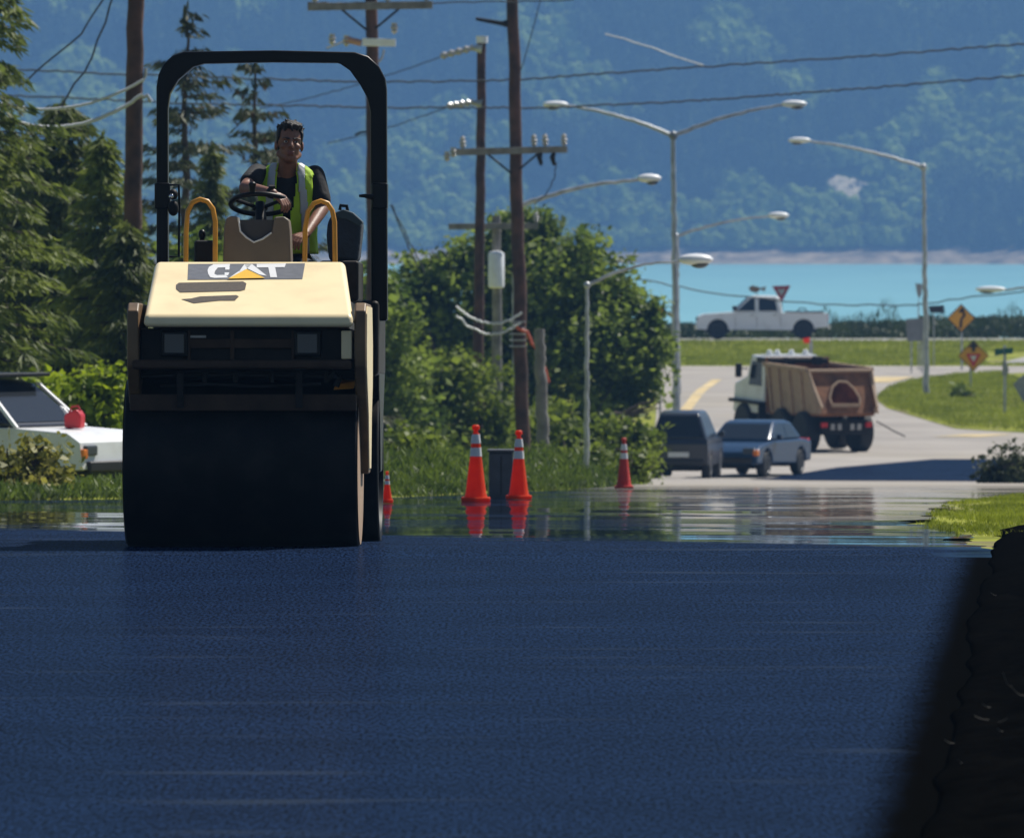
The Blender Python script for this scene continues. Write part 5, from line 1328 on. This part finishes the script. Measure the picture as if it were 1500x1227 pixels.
# scow tailgate: rusty plate with a rounded opening framed by a pale worn rim
gate_o = [(-0.92, 1.18), (0.92, 1.18), (0.98, 2.36), (-0.98, 2.36)]
gx = lambda z: -2.62+(z-1.18)*0.58
ap = [(-0.42, 1.42), (0.46, 1.42), (0.50, 1.62), (0.34, 1.92), (0.10, 2.08), (-0.16, 2.06), (-0.34, 1.86), (-0.45, 1.62)]
def gate():
    mb = MB(); n = 48
    def ray(poly, a):
        best = None; c = (0.02, 1.74)
        for i in range(len(poly)):
            (x1, z1), (x2, z2) = poly[i], poly[(i+1) % len(poly)]
            dx, dz = math.cos(a), math.sin(a); ex, ez = x2-x1, z2-z1; den = dx*ez-dz*ex
            if abs(den) < 1e-9: continue
            t = ((x1-c[0])*ez-(z1-c[1])*ex)/den; u = ((x1-c[0])*dz-(z1-c[1])*dx)/den
            if t > 0 and -1e-6 <= u <= 1+1e-6 and (best is None or t < best): best = t
        return (c[0]+dx*0+math.cos(a)*best, c[1]+math.sin(a)*best)
    o = [ray(gate_o, 2*math.pi*i/n) for i in range(n)]; q = [ray(ap, 2*math.pi*i/n) for i in range(n)]
    vs = []
    for off in (0, 0.07):
        vs += [(gx(z)+off, y, z) for y, z in o]+[(gx(z)+off, y, z) for y, z in q]
    fs = []
    for i in range(n):
        j = (i+1) % n
        fs += [(i, j, n+j, n+i), (2*n+i, 3*n+i, 3*n+j, 2*n+j), (i, 2*n+i, 2*n+j, j), (n+i, n+j, 3*n+j, 3*n+i)]
    mb.add(vs, fs); g = mb.build('tailgate', M['rust'], dt, world=False)
    mb = MB(); rim = [Vector((gx(z)-0.02, y, z)) for y, z in q[24:]+q[:25]]; rim = [Vector((gx(z)-0.02, y, z)) for y, z in [q[(i+28) % n] for i in range(0, n)]]
    mb.tube(rim+[rim[0]], 0.035, 8); mb.box(gx(1.42)-0.09, gx(1.42)+0.0, -0.40, 0.50, 1.36, 1.46); mb.build('opening_rim', M['dusty'], g, world=False)
gate()
mb = MB(); mb.tube([(gx(2.36)-.05, -1.0, 2.38), (gx(2.36)-.05, 1.0, 2.38)], 0.05, 8); mb.tube([(-2.66, -0.9, 1.2), (gx(2.36)-.05, -1.0, 2.38)], 0.05, 8); mb.tube([(-2.66, 0.9, 1.2), (gx(2.36)-.05, 1.0, 2.38)], 0.05, 8); mb.build('tail_rim', M['dusty'], tb, world=False, smooth=True)
mb = MB(); mb.box(1.0, 1.9, -0.95, 0.95, 2.44, 2.58); mb.box(0.5, 0.75, -0.55, -0.3, 2.42, 2.66); mb.box(0.4, 0.7, 0.35, 0.6, 2.42, 2.62); mb.build('cab_guard', M['dirty'], tb, bevel=0.03, world=False)
cabp = shell(dt, [(1.35, 0.95), (1.35, 2.45), (1.5, 2.62), (2.4, 2.62), (2.62, 2.0), (3.5, 1.75), (3.6, 0.9)], 0.95, 1.6, 0.06, 'truckwhite', 'cab', 0.06)
mb = MB(); mb.box(1.32, 1.36, -0.62, 0.62, 2.18, 2.48); mb.build('rear_window', mat('green_glass', (0.02, 0.08, 0.045), 0.2), cabp, bevel=0.01, world=False)
for s in (-1, 1):
    side_win(cabp, [(1.55, 1.75), (2.45, 1.75), (2.3, 2.45), (1.6, 2.45)], 0.95, 0.06, 1.6, s)
    mb = MB(); mb.tube([(2.6, s*0.9, 2.2), (2.75, s*1.12, 2.2)], 0.02, 6); mb.box(2.68, 2.78, s*1.15-.09, s*1.15+.09, 1.95, 2.35); mb.build('mirror', M['signk'], dt, world=False, bevel=0.01)
    mb = MB(); mb.box(1.3, 3.6, s*0.98-0.12, s*0.98+0.12, 1.2, 1.30); mb.box(1.3, 1.4, s*0.98-0.12, s*0.98+0.12, 0.7, 1.3); mb.build('mudguard', M['dirty'], dt, world=False, bevel=0.02)
    for x in (2.7, 0.0, -1.55): wheel(dt, x, s*0.84, 0.60, 0.44, s, 'dirty')
    mb = MB(); mb.box(-2.56, -2.44, s*0.70-0.09, s*0.70+0.09, 0.78, 0.92); mb.build('taillight', M['redlens'], dt, bevel=0.01, world=False)
    for yy in (0.2, 0.42):
        mb = MB(); mb.box(-2.5, -2.44, s*yy-0.06, s*yy+0.06, 0.70, 0.88); mb.build('reflector', M['porcelain'], dt, bevel=0.01, world=False)
mb = MB()
for yy in (-0.55, -0.1, 0.35, 0.6): mb.lathe([(0.09, 2.60), (0.10, 2.66), (0.07, 2.78), (0.02, 2.80)], (1.75, yy, 0), 'z', 14)
mb.box(1.55, 1.95, -0.8, 0.8, 2.60, 2.66); mb.build('beacon_bar', M['bright'], dt, world=False, bevel=0.0, smooth=True)
mb = MB(); mb.lathe([(0.02, 0), (0.22, 0), (0.24, .2), (0.20, .34)], (-0.4, -0.2, 1.04), 'z', 20); mb.build('spare_drum', M['rust'], tb, world=False)
mb = MB(); mb.tube([(-2.5, -0.95, 0.95), (-2.9, -1.25, 0.72), (-3.3, -1.5, 0.55)], 0.02, 6); mb.build('rope', M['dirty'], dt, world=False)
place(dt, 1188, 277, 112, 0.03, -2.2)
dt.scale = (0.97,)*3

# dark SUV and blue car
def saloon(label, cat, name, paint, Ln, Wd, prof, gh, wins, wx, wr, px, D, heading, group=None, belt=0.9, cabin=None):
    t = thing(name, label, cat, group=group)
    bd = shell(t, prof, Wd, belt-0.25, 0.10, paint, 'body', 0.09)
    for xw in wx:
        mb = MB(); mb.box(xw-wr-.12, xw+wr+.12, -Wd+.26, Wd-.26, 0.22, belt-0.12); mb.build('wheel_well', M['black'], bd, world=False)
    gs = shell(t, gh, Wd*0.95, belt, 0.32, cabin or paint, 'cabin', 0.08)
    for s in (-1, 1):
        for w in wins: side_win(gs, w, Wd*0.952, 0.32, belt, s)
        for x in wx: wheel(t, x, s*(Wd-0.12), wr, 0.22, s)
        mb = MB(); mb.box(-Ln-0.02, -Ln+0.16, s*(Wd-0.2)-0.12, s*(Wd-0.2)+0.14, 0.74, 0.92); mb.build('taillight', M['redlens'], t, bevel=0.02, world=False)
        mb = MB(); mb.box(Ln-0.20, Ln+0.01, s*(Wd-0.24)-0.15, s*(Wd-0.24)+0.15, 0.60, 0.76); mb.build('headlight', M['lampglass'], t, bevel=0.03, world=False)
        mb = MB(); mb.box(Ln-0.16, Ln+0.012, s*(Wd-0.06)-0.05, s*(Wd-0.06)+0.07, 0.56, 0.70); mb.build('turn_signal', M['amber'], t, bevel=0.015, world=False)
        mb = MB(); mb.box(0.55, 0.70, s*(Wd+0.08)-0.08, s*(Wd+0.08)+0.06, belt+0.02, belt+0.16); mb.build('mirror', M[paint], t, bevel=0.03, world=False)
    # front and rear glass on the sloping ends of the cabin
    fr = [gh[-1], gh[-2]]; rr_ = [gh[0], gh[1]]
    for (lo, hi), sg, nm in ((fr, 1, 'windscreen'), (rr_, -1, 'rear_window')):
        a = Vector((lo[0], 0, lo[1])).lerp(Vector((hi[0], 0, hi[1])), 0.12); b_ = Vector((lo[0], 0, lo[1])).lerp(Vector((hi[0], 0, hi[1])), 0.9)
        ya, yb_ = Wd*0.95-max(0, a.z-belt)*0.32-0.08, Wd*0.95-max(0, b_.z-belt)*0.32-0.08
        o = Vector((sg*0.8, 0, 0.6)).normalized()*0.012; i_ = -o*2
        vs = [Vector((a.x, -ya, a.z))+o, Vector((a.x, ya, a.z))+o, Vector((b_.x, yb_, b_.z))+o, Vector((b_.x, -yb_, b_.z))+o]
        vs += [v+i_ for v in vs]
        mb = MB(); mb.add(vs, [(0, 1, 2, 3), (7, 6, 5, 4), (0, 4, 5, 1), (1, 5, 6, 2), (2, 6, 7, 3), (3, 7, 4, 0)]); mb.build(nm, M['glassd'], gs, world=False)
    for sx in (Ln, -Ln):
        mb = MB(); mb.box(sx-0.08, sx+0.06, -Wd+0.12, Wd-0.12, 0.36, 0.52); mb.build('bumper', M['signk'], t, bevel=0.03, world=False)
    mb = MB(); mb.box(-Ln-0.075, -Ln-0.0, -0.26, 0.26, 0.58, 0.70); mb.build('number_plate', M['signw'], t, world=False)
    place(t, px, D, heading, 0.012)
    return t
suv_p = [(-2.3, 0.40), (-2.34, 0.9), (-2.28, 1.02), (1.0, 1.0), (2.0, 0.94), (2.24, 0.80), (2.3, 0.40), (1.85, 0.36)]+arch(1.42, 0.36, 0.40, 0, 180)+[(-1.0, 0.34)]+arch(-1.42, 0.36, 0.40, 0, 180)+[(-1.9, 0.38)]
suv_g = [(-2.24, 1.0), (-2.02, 1.64), (-1.7, 1.72), (0.0, 1.70), (0.30, 1.64), (1.05, 1.0)]
suv_w = [[(-1.95, 1.08), (-1.05, 1.08), (-1.05, 1.58), (-1.8, 1.56)], [(-0.95, 1.08), (-0.1, 1.08), (-0.1, 1.58), (-0.95, 1.58)], [(0.0, 1.08), (0.82, 1.08), (0.25, 1.56), (0.0, 1.58)]]
saloon('dark navy estate car with red tail lights beside the foot of the double street light', 'car', 'parked_car', 'suvpaint', 2.3, 0.74, suv_p, suv_g, suv_w, (1.42, -1.42), 0.36, 1006, 246, 84, belt=1.0)
sd_p = [(-2.2, 0.36), (-2.26, 0.86), (-1.5, 0.93), (0.9, 0.92), (1.9, 0.80), (2.22, 0.64), (2.25, 0.34), (1.8, 0.32)]+arch(1.36, 0.33, 0.37, 0, 180)+[(-0.95, 0.28)]+arch(-1.36, 0.33, 0.37, 0, 180)+[(-1.8, 0.33)]
sd_g = [(-1.6, 0.92), (-1.05, 1.36), (-0.7, 1.42), (0.05, 1.42), (0.30, 1.38), (1.1, 0.91)]
sd_w = [[(-1.25, 0.97), (-0.35, 0.97), (-0.35, 1.33), (-0.85, 1.32)], [(-0.27, 0.97), (0.85, 0.97), (0.22, 1.32), (-0.27, 1.34)]]
saloon('blue saloon car passing in front of the dump truck, amber lamp lit by the sun', 'car', 'parked_car', 'bluecar', 2.22, 0.86, sd_p, sd_g, sd_w, (1.36, -1.36), 0.32, 1103, 252, 250, belt=0.92)
# white utility car on the left verge, black cabin
wc = saloon('small white utility car with a black cabin on the left verge', 'car', 'parked_car', 'truckwhite', 2.3, 0.92, suv_p, suv_g, suv_w, (1.42, -1.42), 0.36, -10, 118, -33, belt=1.0, cabin='suvpaint')
wc.scale = (0.8,)*3
for s_ in (-1, 1):
    mb = MB(); mb.hexa([(1.02, s_*0.88-.03, 1.01), (1.10, s_*0.88-.03, 1.01), (1.10, s_*0.88+.03, 1.01), (1.02, s_*0.88+.03, 1.01), (0.28, s_*0.685-.03, 1.65), (0.36, s_*0.685-.03, 1.65), (0.36, s_*0.685+.03, 1.65), (0.28, s_*0.685+.03, 1.65)]); mb.build('pillar', M['truckwhite'], wc, bevel=0.01, world=False)
mb = MB(); mb.box(-2.1, 0.5, -0.78, 0.78, 1.74, 1.80); mb.build('roof_rack', M['black'], wc, bevel=0.02, world=False)
# red fuel can standing on a post beside them
rc = thing('fuel_can', 'red fuel can standing on the bonnet of the white utility car', 'fuel can')
mw = Matrix.LocRotScale(wc.location, wc.rotation_euler, wc.scale)
rc.location = mw @ Vector((1.42, 0.10, 0.985)); rc.rotation_euler = (0, 0, R(-20))
mb = MB(); mb.prism([(-.10, 0), (.11, 0), (.115, .16), (.06, .23), (-.03, .20), (-.105, .16)], 'y', -0.08, 0.08); mb.build('can_body', M['red'], rc, bevel=0.025, seg=3, world=False)
mb = MB(); mb.tube([(-.06, 0, .19), (-.03, 0, .255), (.05, 0, .265), (.08, 0, .21)], 0.012, 8); mb.build('handle', M['red'], rc, smooth=True, world=False)
mb = MB(); mb.tube([(-.09, 0, .17), (-.13, 0, .23), (-.18, 0, .26)], [0.025, 0.018, 0.012], 8); mb.build('spout', M['bright'], rc, smooth=True, world=False)

# ------------------------------------------------------------------ trees and shrubs
def spruce(label, px, rowtop, D, hw, seed, m='spruce', dens=1.0, droop=0.35, low=0.02, group='spruces on the left', whorl=0.34, gaps=0.0, cones=0, name='spruce_tree', spray=1.0, shape=0.82):
    r = np.random.default_rng(seed)
    base = W(px, 0, D); base.z = zg(D)-0.03; top = W(px, rowtop, D)
    H = top.z-base.z; Rm = hw/F*D
    t = thing(name, label, 'tree', base, group)
    mb = MB(); n = 14; pts = [base.lerp(top, i/n)+Vector((r.normal()*0.015*H*0.2, r.normal()*0.01, 0)) for i in range(n+1)]
    mb.tube(pts, [max(0.012, 0.016*H*(1-i/n)**0.9+0.012) for i in range(n+1)], 8)
    C, Dr, Ls, Ws = [], [], [], []; CC, CD, CL = [], [], []
    bm_ = MB()
    z = H*max(low, 0.02)
    while z < H*0.985:
        f = z/H; Lb = Rm*((1-f)**shape*0.97+0.03)
        nb = max(3, int(r.integers(5, 8)*dens))
        a0 = r.uniform(0, 6.28)
        for b in range(nb):
            if r.random() < gaps: continue
            a = a0+6.283*b/nb+r.normal(0, 0.25); ln = Lb*r.choice([r.uniform(0.40, 0.9), r.uniform(0.8, 1.30)])
            d = np.array([math.cos(a), math.sin(a), 0.0]); side = np.array([-d[1], d[0], 0])
            p0 = np.array([base.x, base.y, base.z+z+r.normal(0, 0.05)])
            ns = max(3, int(ln/0.16))
            ts = (np.arange(ns)+r.random(ns)*0.5)/ns
            rise = 0.30*(f-0.25)
            cur = p0[None]+d[None]*(ts*ln)[:, None]; cur[:, 2] += ln*(rise*ts-droop*ts**2+0.12*ts**4)
            if ln > 0.5: bm_.tube([Vector(p0), Vector(cur[ns//2]), Vector(cur[-1])], [0.012+0.008*ln, 0.010, 0.004], 4, caps=False)
            k = max(2, int(round(8*spray)))
            for j in range(ns):
                wid = (0.10+0.40*ln*(1-ts[j])*(0.35+ts[j])*0.8)
                for q in range(k):
                    sd = r.choice([-1, 1])*r.random()
                    c = cur[j]+side*sd*wid+np.array([0, 0, -abs(sd)*wid*0.35])+r.normal(0, 0.03, 3)
                    dr = d*0.65+side*np.sign(sd)*0.8*abs(sd)+np.array([0, 0, -0.35-0.35*r.random()])+r.normal(0, 0.18, 3)
                    C.append(c); Dr.append(dr); Ls.append(r.uniform(0.12, 0.36)*(0.75+0.12*min(ln, 2.5))); Ws.append(r.uniform(0.025, 0.065))
            if cones and f > 0.45 and r.random() < cones:
                for q in range(6):
                    CC.append(cur[int(ns*r.uniform(0.1, 0.9))]+np.array([0, 0, -0.07])+r.normal(0, 0.05, 3)); CD.append([r.normal(0, .2), r.normal(0, .2), -1]); CL.append(r.uniform(0.09, 0.15))
        z += whorl*r.uniform(0.75, 1.25)*(0.55+0.45*(1-f))
    for q in range(14):
        C.append(np.array([top.x, top.y, top.z-0.02*q*H*0.12])+r.normal(0, 0.02, 3)); Dr.append([r.normal(0, .3), r.normal(0, .3), 1]); Ls.append(0.2); Ws.append(0.05)
    cr = leaves('crown', np.array(C), np.array(Dr, dtype=float), np.array(Ls), np.array(Ws), M[m], t)
    mb.add(bm_.v, bm_.f); mb.build('trunk', M['bark'], t, smooth=True, fix=False)
    if CC:
        CC = np.array(CC); leaves('seed_cones', CC, np.array(CD, dtype=float), np.array(CL), np.array(CL)*0.45, M['conebrown'], t)
    return t

def bushy(label, lobes, D, m, seed, n_per, lsize, name='broadleaf_tree', cat='tree', group=None, trunk_px=None, depth=1.0, fill=0.35, stems=5, flat=1.0):
    """crown made of many leaf clumps; lobes are (px, row, radius_px, depth offset in m)"""
    r = np.random.default_rng(seed)
    px0 = trunk_px if trunk_px is not None else np.mean([l[0] for l in lobes])
    base = W(px0, 0, D); base.z = zg(D)-0.03
    t = thing(name, label, cat, base, group)
    C = []; cents = []
    for (px, row, rp, dy) in lobes:
        c = np.array(W(px, row, D)); c[1] += dy; R_ = rp/F*D; cents.append((c, R_))
        # twig clumps scattered through the lobe, denser near its skin
        nc = max(8, int(26*(R_/0.6)**2*0.8))
        u = unit(r.normal(size=(nc, 3))); rad = R_*(1-fill*r.random(nc)**1.5)*r.uniform(0.80, 1.13, nc)
        cc = c+u*rad[:, None]*np.array([1, depth, flat])
        for q in cc:
            k = r.poisson(n_per); s = R_*0.16+0.10
            C.append(q+r.normal(0, 1, (k, 3))*np.array([s, s, s*0.75]))
    C = np.concatenate(C); C = C[C[:, 2] > base.z+0.02]
    n = len(C); Dr = np.stack([r.normal(0, 1, n), r.normal(0, 1, n), r.normal(-0.25, 0.6, n)], 1)
    L_ = np.clip(r.lognormal(-0.05, 0.38, n), 0.4, 2.2)*lsize
    leaves('crown', C, Dr, L_, L_*r.uniform(0.5, 0.75, n), M[m], t)
    mb = MB()
    hub = base+Vector((0, 0, 0.25))
    mb.tube([base, hub], [0.09, 0.08], 8)
    for k, (c, R_) in enumerate(cents):
        c = Vector(c); mid = hub.lerp(c, 0.5)+Vector((r.normal()*0.12, r.normal()*0.12, 0.12*abs(r.normal())))
        mb.tube([hub, mid, c], [0.06, 0.04, 0.012], 6)
        for s in range(stems):
            e = c+Vector(r.normal(0, 1, 3))*R_*0.55
            mb.tube([mid.lerp(c, 0.6), c.lerp(e, 0.5)+Vector((0, 0, .05)), e], [0.02, 0.012, 0.005], 4, caps=False)
    mb.build('trunk' if cat == 'tree' else 'stems', M['bark'], t, smooth=True)
    return t

# spruces on the left
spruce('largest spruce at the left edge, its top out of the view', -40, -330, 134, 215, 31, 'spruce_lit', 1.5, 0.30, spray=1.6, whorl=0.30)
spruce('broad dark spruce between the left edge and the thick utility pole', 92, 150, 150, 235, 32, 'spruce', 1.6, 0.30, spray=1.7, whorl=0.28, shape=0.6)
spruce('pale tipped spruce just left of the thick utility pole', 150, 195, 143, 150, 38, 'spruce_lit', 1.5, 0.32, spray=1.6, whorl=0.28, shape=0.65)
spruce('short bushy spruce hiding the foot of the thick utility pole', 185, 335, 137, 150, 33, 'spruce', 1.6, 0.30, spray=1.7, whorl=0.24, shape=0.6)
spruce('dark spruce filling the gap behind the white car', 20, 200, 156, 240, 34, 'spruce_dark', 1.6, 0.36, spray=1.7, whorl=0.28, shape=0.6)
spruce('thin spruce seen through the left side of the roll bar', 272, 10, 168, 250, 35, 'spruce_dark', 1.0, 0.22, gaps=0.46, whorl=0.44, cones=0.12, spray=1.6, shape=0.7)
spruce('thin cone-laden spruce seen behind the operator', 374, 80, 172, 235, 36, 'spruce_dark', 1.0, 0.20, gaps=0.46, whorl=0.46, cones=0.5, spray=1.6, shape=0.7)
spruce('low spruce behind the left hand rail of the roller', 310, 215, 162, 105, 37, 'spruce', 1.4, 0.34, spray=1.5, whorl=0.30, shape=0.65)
# shrubs and broad leaves
bushy('lime green shrub between the paving machine and the roller', [(95, 590, 34, 0), (130, 582, 36, .3), (160, 600, 34, 0), (172, 640, 32, -.1), (140, 640, 36, 0.2), (75, 575, 26, .4), (110, 640, 34, .3), (155, 560, 20, .2)], 131, 'lime', 41, 42, 0.115, name='shrub', cat='shrub', group='shrubs by the roller')
bushy('mixed yellow weeds growing at the left edge below the paving machine', [(10, 690, 30, 0), (40, 700, 32, 0), (62, 715, 26, -.1), (20, 725, 30, -.2), (-10, 710, 30, 0), (50, 672, 22, .2)], 106, 'dryweed', 42, 40, 0.085, name='weed_clump', cat='weeds', group=None)
bushy('dark green shrub behind the left side of the roller hood', [(190, 440, 40, 0), (215, 420, 40, 0), (225, 500, 45, 0), (190, 530, 42, 0), (240, 400, 34, .2), (180, 590, 40, 0), (230, 600, 50, 0), (300, 430, 50, .5), (310, 390, 38, .4), (260, 540, 60, .4), (275, 370, 30, .4)], 150, 'alder', 43, 30, 0.13, name='shrub', cat='shrub', group='shrubs by the roller')
bushy('green shrub behind the right post of the roll bar', [(540, 430, 40, 0), (520, 470, 46, 0), (565, 480, 46, 0), (540, 540, 50, 0), (580, 560, 50, 0), (590, 640, 55, 0), (530, 620, 55, 0), (505, 420, 30, .2), (560, 690, 45, 0)], 205, 'alder', 44, 34, 0.16, name='shrub', cat='shrub', group='shrubs by the roller')
tree_l = [(778, 326, 26, 0), (748, 330, 20, .2), (800, 340, 22, 0), (770, 345, 38, 0), (735, 352, 34, .4), (800, 368, 40, -.2), (700, 388, 44, 0), (652, 402, 40, .2), (625, 425, 38, 0), (608, 455, 40, -.2), (850, 385, 42, 0), (885, 408, 40, .2), (905, 445, 44, 0), (760, 405, 56, -.5), (820, 425, 58, -.5), (690, 450, 58, -.5),
          (640, 490, 56, -.3), (740, 480, 62, -.8), (870, 485, 58, -.4), (930, 490, 42, 0), (952, 470, 26, .2), (945, 530, 38, 0), (900, 545, 50, -.3), (820, 520, 64, -.8), (960, 505, 24, 0), (700, 540, 60, -.6), (770, 570, 56, -.8), (860, 600, 50, -.5), (925, 575, 36, 0), (612, 520, 46, -.2), (600, 400, 20, 0.2)]
bushy('large glossy-leaved broadleaf tree in the middle of the view behind the poles', tree_l, 246, 'alder', 45, 38, 0.170, trunk_px=790, fill=0.75)
bushy('wide low willow shrub on the verge behind the two tall cones', [(600, 580, 58, 0), (650, 570, 60, 0), (700, 590, 58, 0), (620, 640, 60, -.3), (680, 650, 58, -.4), (735, 640, 50, -.2), (590, 690, 40, -.6), (650, 700, 40, -.8), (720, 690, 40, -.6)], 214, 'willow', 46, 34, 0.15, name='shrub', cat='shrub', group='shrubs on the verge', fill=0.5)
bushy('willow shrub on the verge around the foot of the short street light', [(800, 640, 48, 0), (850, 650, 52, 0), (895, 655, 46, 0), (780, 690, 36, -.4), (840, 690, 40, -.5), (900, 690, 36, -.4), (925, 660, 34, 0), (940, 640, 24, 0)], 210, 'willow', 47, 34, 0.15, name='shrub', cat='shrub', group='shrubs on the verge', fill=0.5)
bushy('dense low shrub on the verge between the two tall cones and the roller', [(585, 690, 34, 0), (620, 697, 30, 0), (655, 700, 26, 0), (600, 660, 30, .3), (640, 672, 30, .3), (575, 655, 26, .2)], 156, 'willow', 51, 34, 0.12, name='shrub', cat='shrub', group='shrubs on the verge', fill=0.5)
bushy('dense low shrub on the verge around the grey stub pole', [(790, 690, 26, .3), (815, 697, 26, 0), (845, 695, 28, 0), (880, 697, 26, 0), (830, 672, 26, .3), (870, 672, 24, .3)], 176, 'willow', 52, 34, 0.12, name='shrub', cat='shrub', group='shrubs on the verge', fill=0.5)
bushy('small pale shrub right of the lone red cone', [(925, 672, 24, 0), (940, 690, 20, 0), (932, 705, 18, -.2)], 168, 'willow', 48, 34, 0.10, name='shrub', cat='shrub', group='shrubs on the verge')
bushy('dark shrub at the right edge beside the navy asphalt patch', [(1470, 690, 26, 0), (1500, 685, 32, 0), (1450, 700, 16, 0), (1530, 688, 34, 0), (1485, 705, 20, -.2)], 186, 'spruce_dark', 49, 46, 0.10, name='shrub', cat='shrub', group=None)
bushy('small weedy shrub at the foot of the diamond sign on the island', [(1420, 592, 16, 0), (1408, 598, 14, 0), (1432, 600, 13, 0), (1404, 575, 9, 0)], 318, 'willow', 50, 24, 0.14, name='shrub', cat='shrub', group=None)
# bare twigs reaching out of the tree over the road
mb = MB(); r_ = random.Random(5)
a0 = W(900, 615, 240)
for (ex, er) in ((972, 588), (968, 598), (950, 606), (945, 622), (960, 583), (930, 630)):
    mb.tube(wob(a0+Vector((0, 0, r_.uniform(-.2, .2))), W(ex, er, 240), 8, 0.03, ex), [0.05-0.005*i for i in range(9)], 6)
tb_ = mb.build('bare_branches', M['bark'], smooth=True); tag(tb_, 'bare dark branches reaching over the road from the broadleaf tree', 'branches')
# brush along the shore, read as one mass
n = 26000; xs_ = rng.uniform(2, 24, n); yy_ = rng.uniform(429, 440, n)
hh = 0.35+0.45*vnoise(xs_*10+50, yy_*10, 18, 9)+0.5*np.clip((xs_-15)/6, 0, 1)*vnoise(xs_*10+9, yy_*10, 9, 4)
zz_ = np.interp(yy_, _k, _z)+hh*rng.random(n)**0.7
Cb = np.stack([xs_, yy_, zz_], 1)
ob = leaves('shore_brush', Cb, np.stack([rng.normal(0, .5, n), rng.normal(0, .5, n), np.ones(n)*0.8], 1), rng.uniform(0.15, 0.32, n), rng.uniform(0.05, 0.12, n), M['shore'])
tag(ob, 'low dark brush along the near shore beyond the lawn', 'brush', None, 'stuff')
# grey driftwood snags and reeds standing in the brush, one mass
n = 2600; xs_ = rng.uniform(13.5, 24, n); yy_ = rng.uniform(436, 441, n)
C2 = np.stack([xs_, yy_, np.interp(yy_, _k, _z)+0.3+rng.random(n)**2*1.6*vnoise(xs_*10, yy_*0+3, 7, 12)], 1)
ob = leaves('shore_reeds', C2, np.stack([rng.normal(0, .25, n), rng.normal(0, .25, n), np.ones(n)], 1), rng.uniform(0.2, 0.5, n), rng.uniform(0.02, 0.05, n), M['shore'])
tag(ob, 'thin grey reeds standing against the water', 'reeds', None, 'stuff')

# ------------------------------------------------------------------ air, light, camera
HAZE = 0.00021
m = bpy.data.materials.new('haze'); m.use_nodes = True; nt = m.node_tree
nt.nodes.remove(nt.nodes['Principled BSDF'])
v = nt.nodes.new('ShaderNodeVolumePrincipled'); v.inputs['Color'].default_value = (0.20, 0.44, 0.86, 1); v.inputs['Density'].default_value = HAZE; v.inputs['Anisotropy'].default_value = 0.2
nt.links.new(v.outputs[0], nt.nodes['Material Output'].inputs['Volume'])
mb = MB(); mb.box(-950, 950, -60, 4640, ZS-8, 470)
hz = mb.build('haze', m); tag(hz, kind='stuff', label='thin blue haze filling the air across the bay', cat='haze')

AZ, EL = 46.0, 53.0
sun_dir = Vector((math.sin(R(AZ))*math.cos(R(EL)), math.cos(R(AZ))*math.cos(R(EL)), math.sin(R(EL))))
w = bpy.data.worlds.new('World'); S.world = w; w.use_nodes = True
bg = w.node_tree.nodes['Background']; sk = w.node_tree.nodes.new('ShaderNodeTexSky'); sk.sky_type = 'NISHITA'; sk.sun_disc = False
sk.sun_elevation = R(EL); sk.sun_rotation = R(AZ); sk.air_density = 1.0; sk.dust_density = 0.6; sk.ozone_density = 2.0
w.node_tree.links.new(sk.outputs[0], bg.inputs[0]); bg.inputs[1].default_value = 0.05
sl = bpy.data.lights.new('sun', 'SUN'); sl.energy = 5.0; sl.angle = R(0.53); sl.color = (1.0, 0.95, 0.86)
so = bpy.data.objects.new('sun', sl); COL.objects.link(so); so.rotation_euler = sun_dir.to_track_quat('Z', 'Y').to_euler(); so.location = (30, 60, 80)

cam = bpy.data.cameras.new('camera'); co = bpy.data.objects.new('camera', cam); COL.objects.link(co); S.camera = co
co.location = (0, 0, CH); pitch = math.atan((613.5-HY)/F); co.rotation_euler = (math.pi/2-pitch, 0, 0)
cam.sensor_width = 36.0; cam.sensor_fit = 'HORIZONTAL'; cam.lens = F/1500*36.0; cam.clip_start = 0.5; cam.clip_end = 12000
cam.dof.use_dof = True; cam.dof.focus_distance = 61.0; cam.dof.aperture_fstop = 12.0

S.render.engine = 'CYCLES'
cy = S.cycles
cy.use_denoising = True; cy.max_bounces = 6; cy.diffuse_bounces = 3; cy.glossy_bounces = 3; cy.transmission_bounces = 3; cy.volume_bounces = 0; cy.transparent_max_bounces = 8
cy.caustics_reflective = False; cy.caustics_refractive = False; cy.sample_clamp_indirect = 6
S.view_settings.view_transform = 'Standard'; S.view_settings.look = 'None'; S.view_settings.exposure = 0.38; S.view_settings.gamma = 1.0
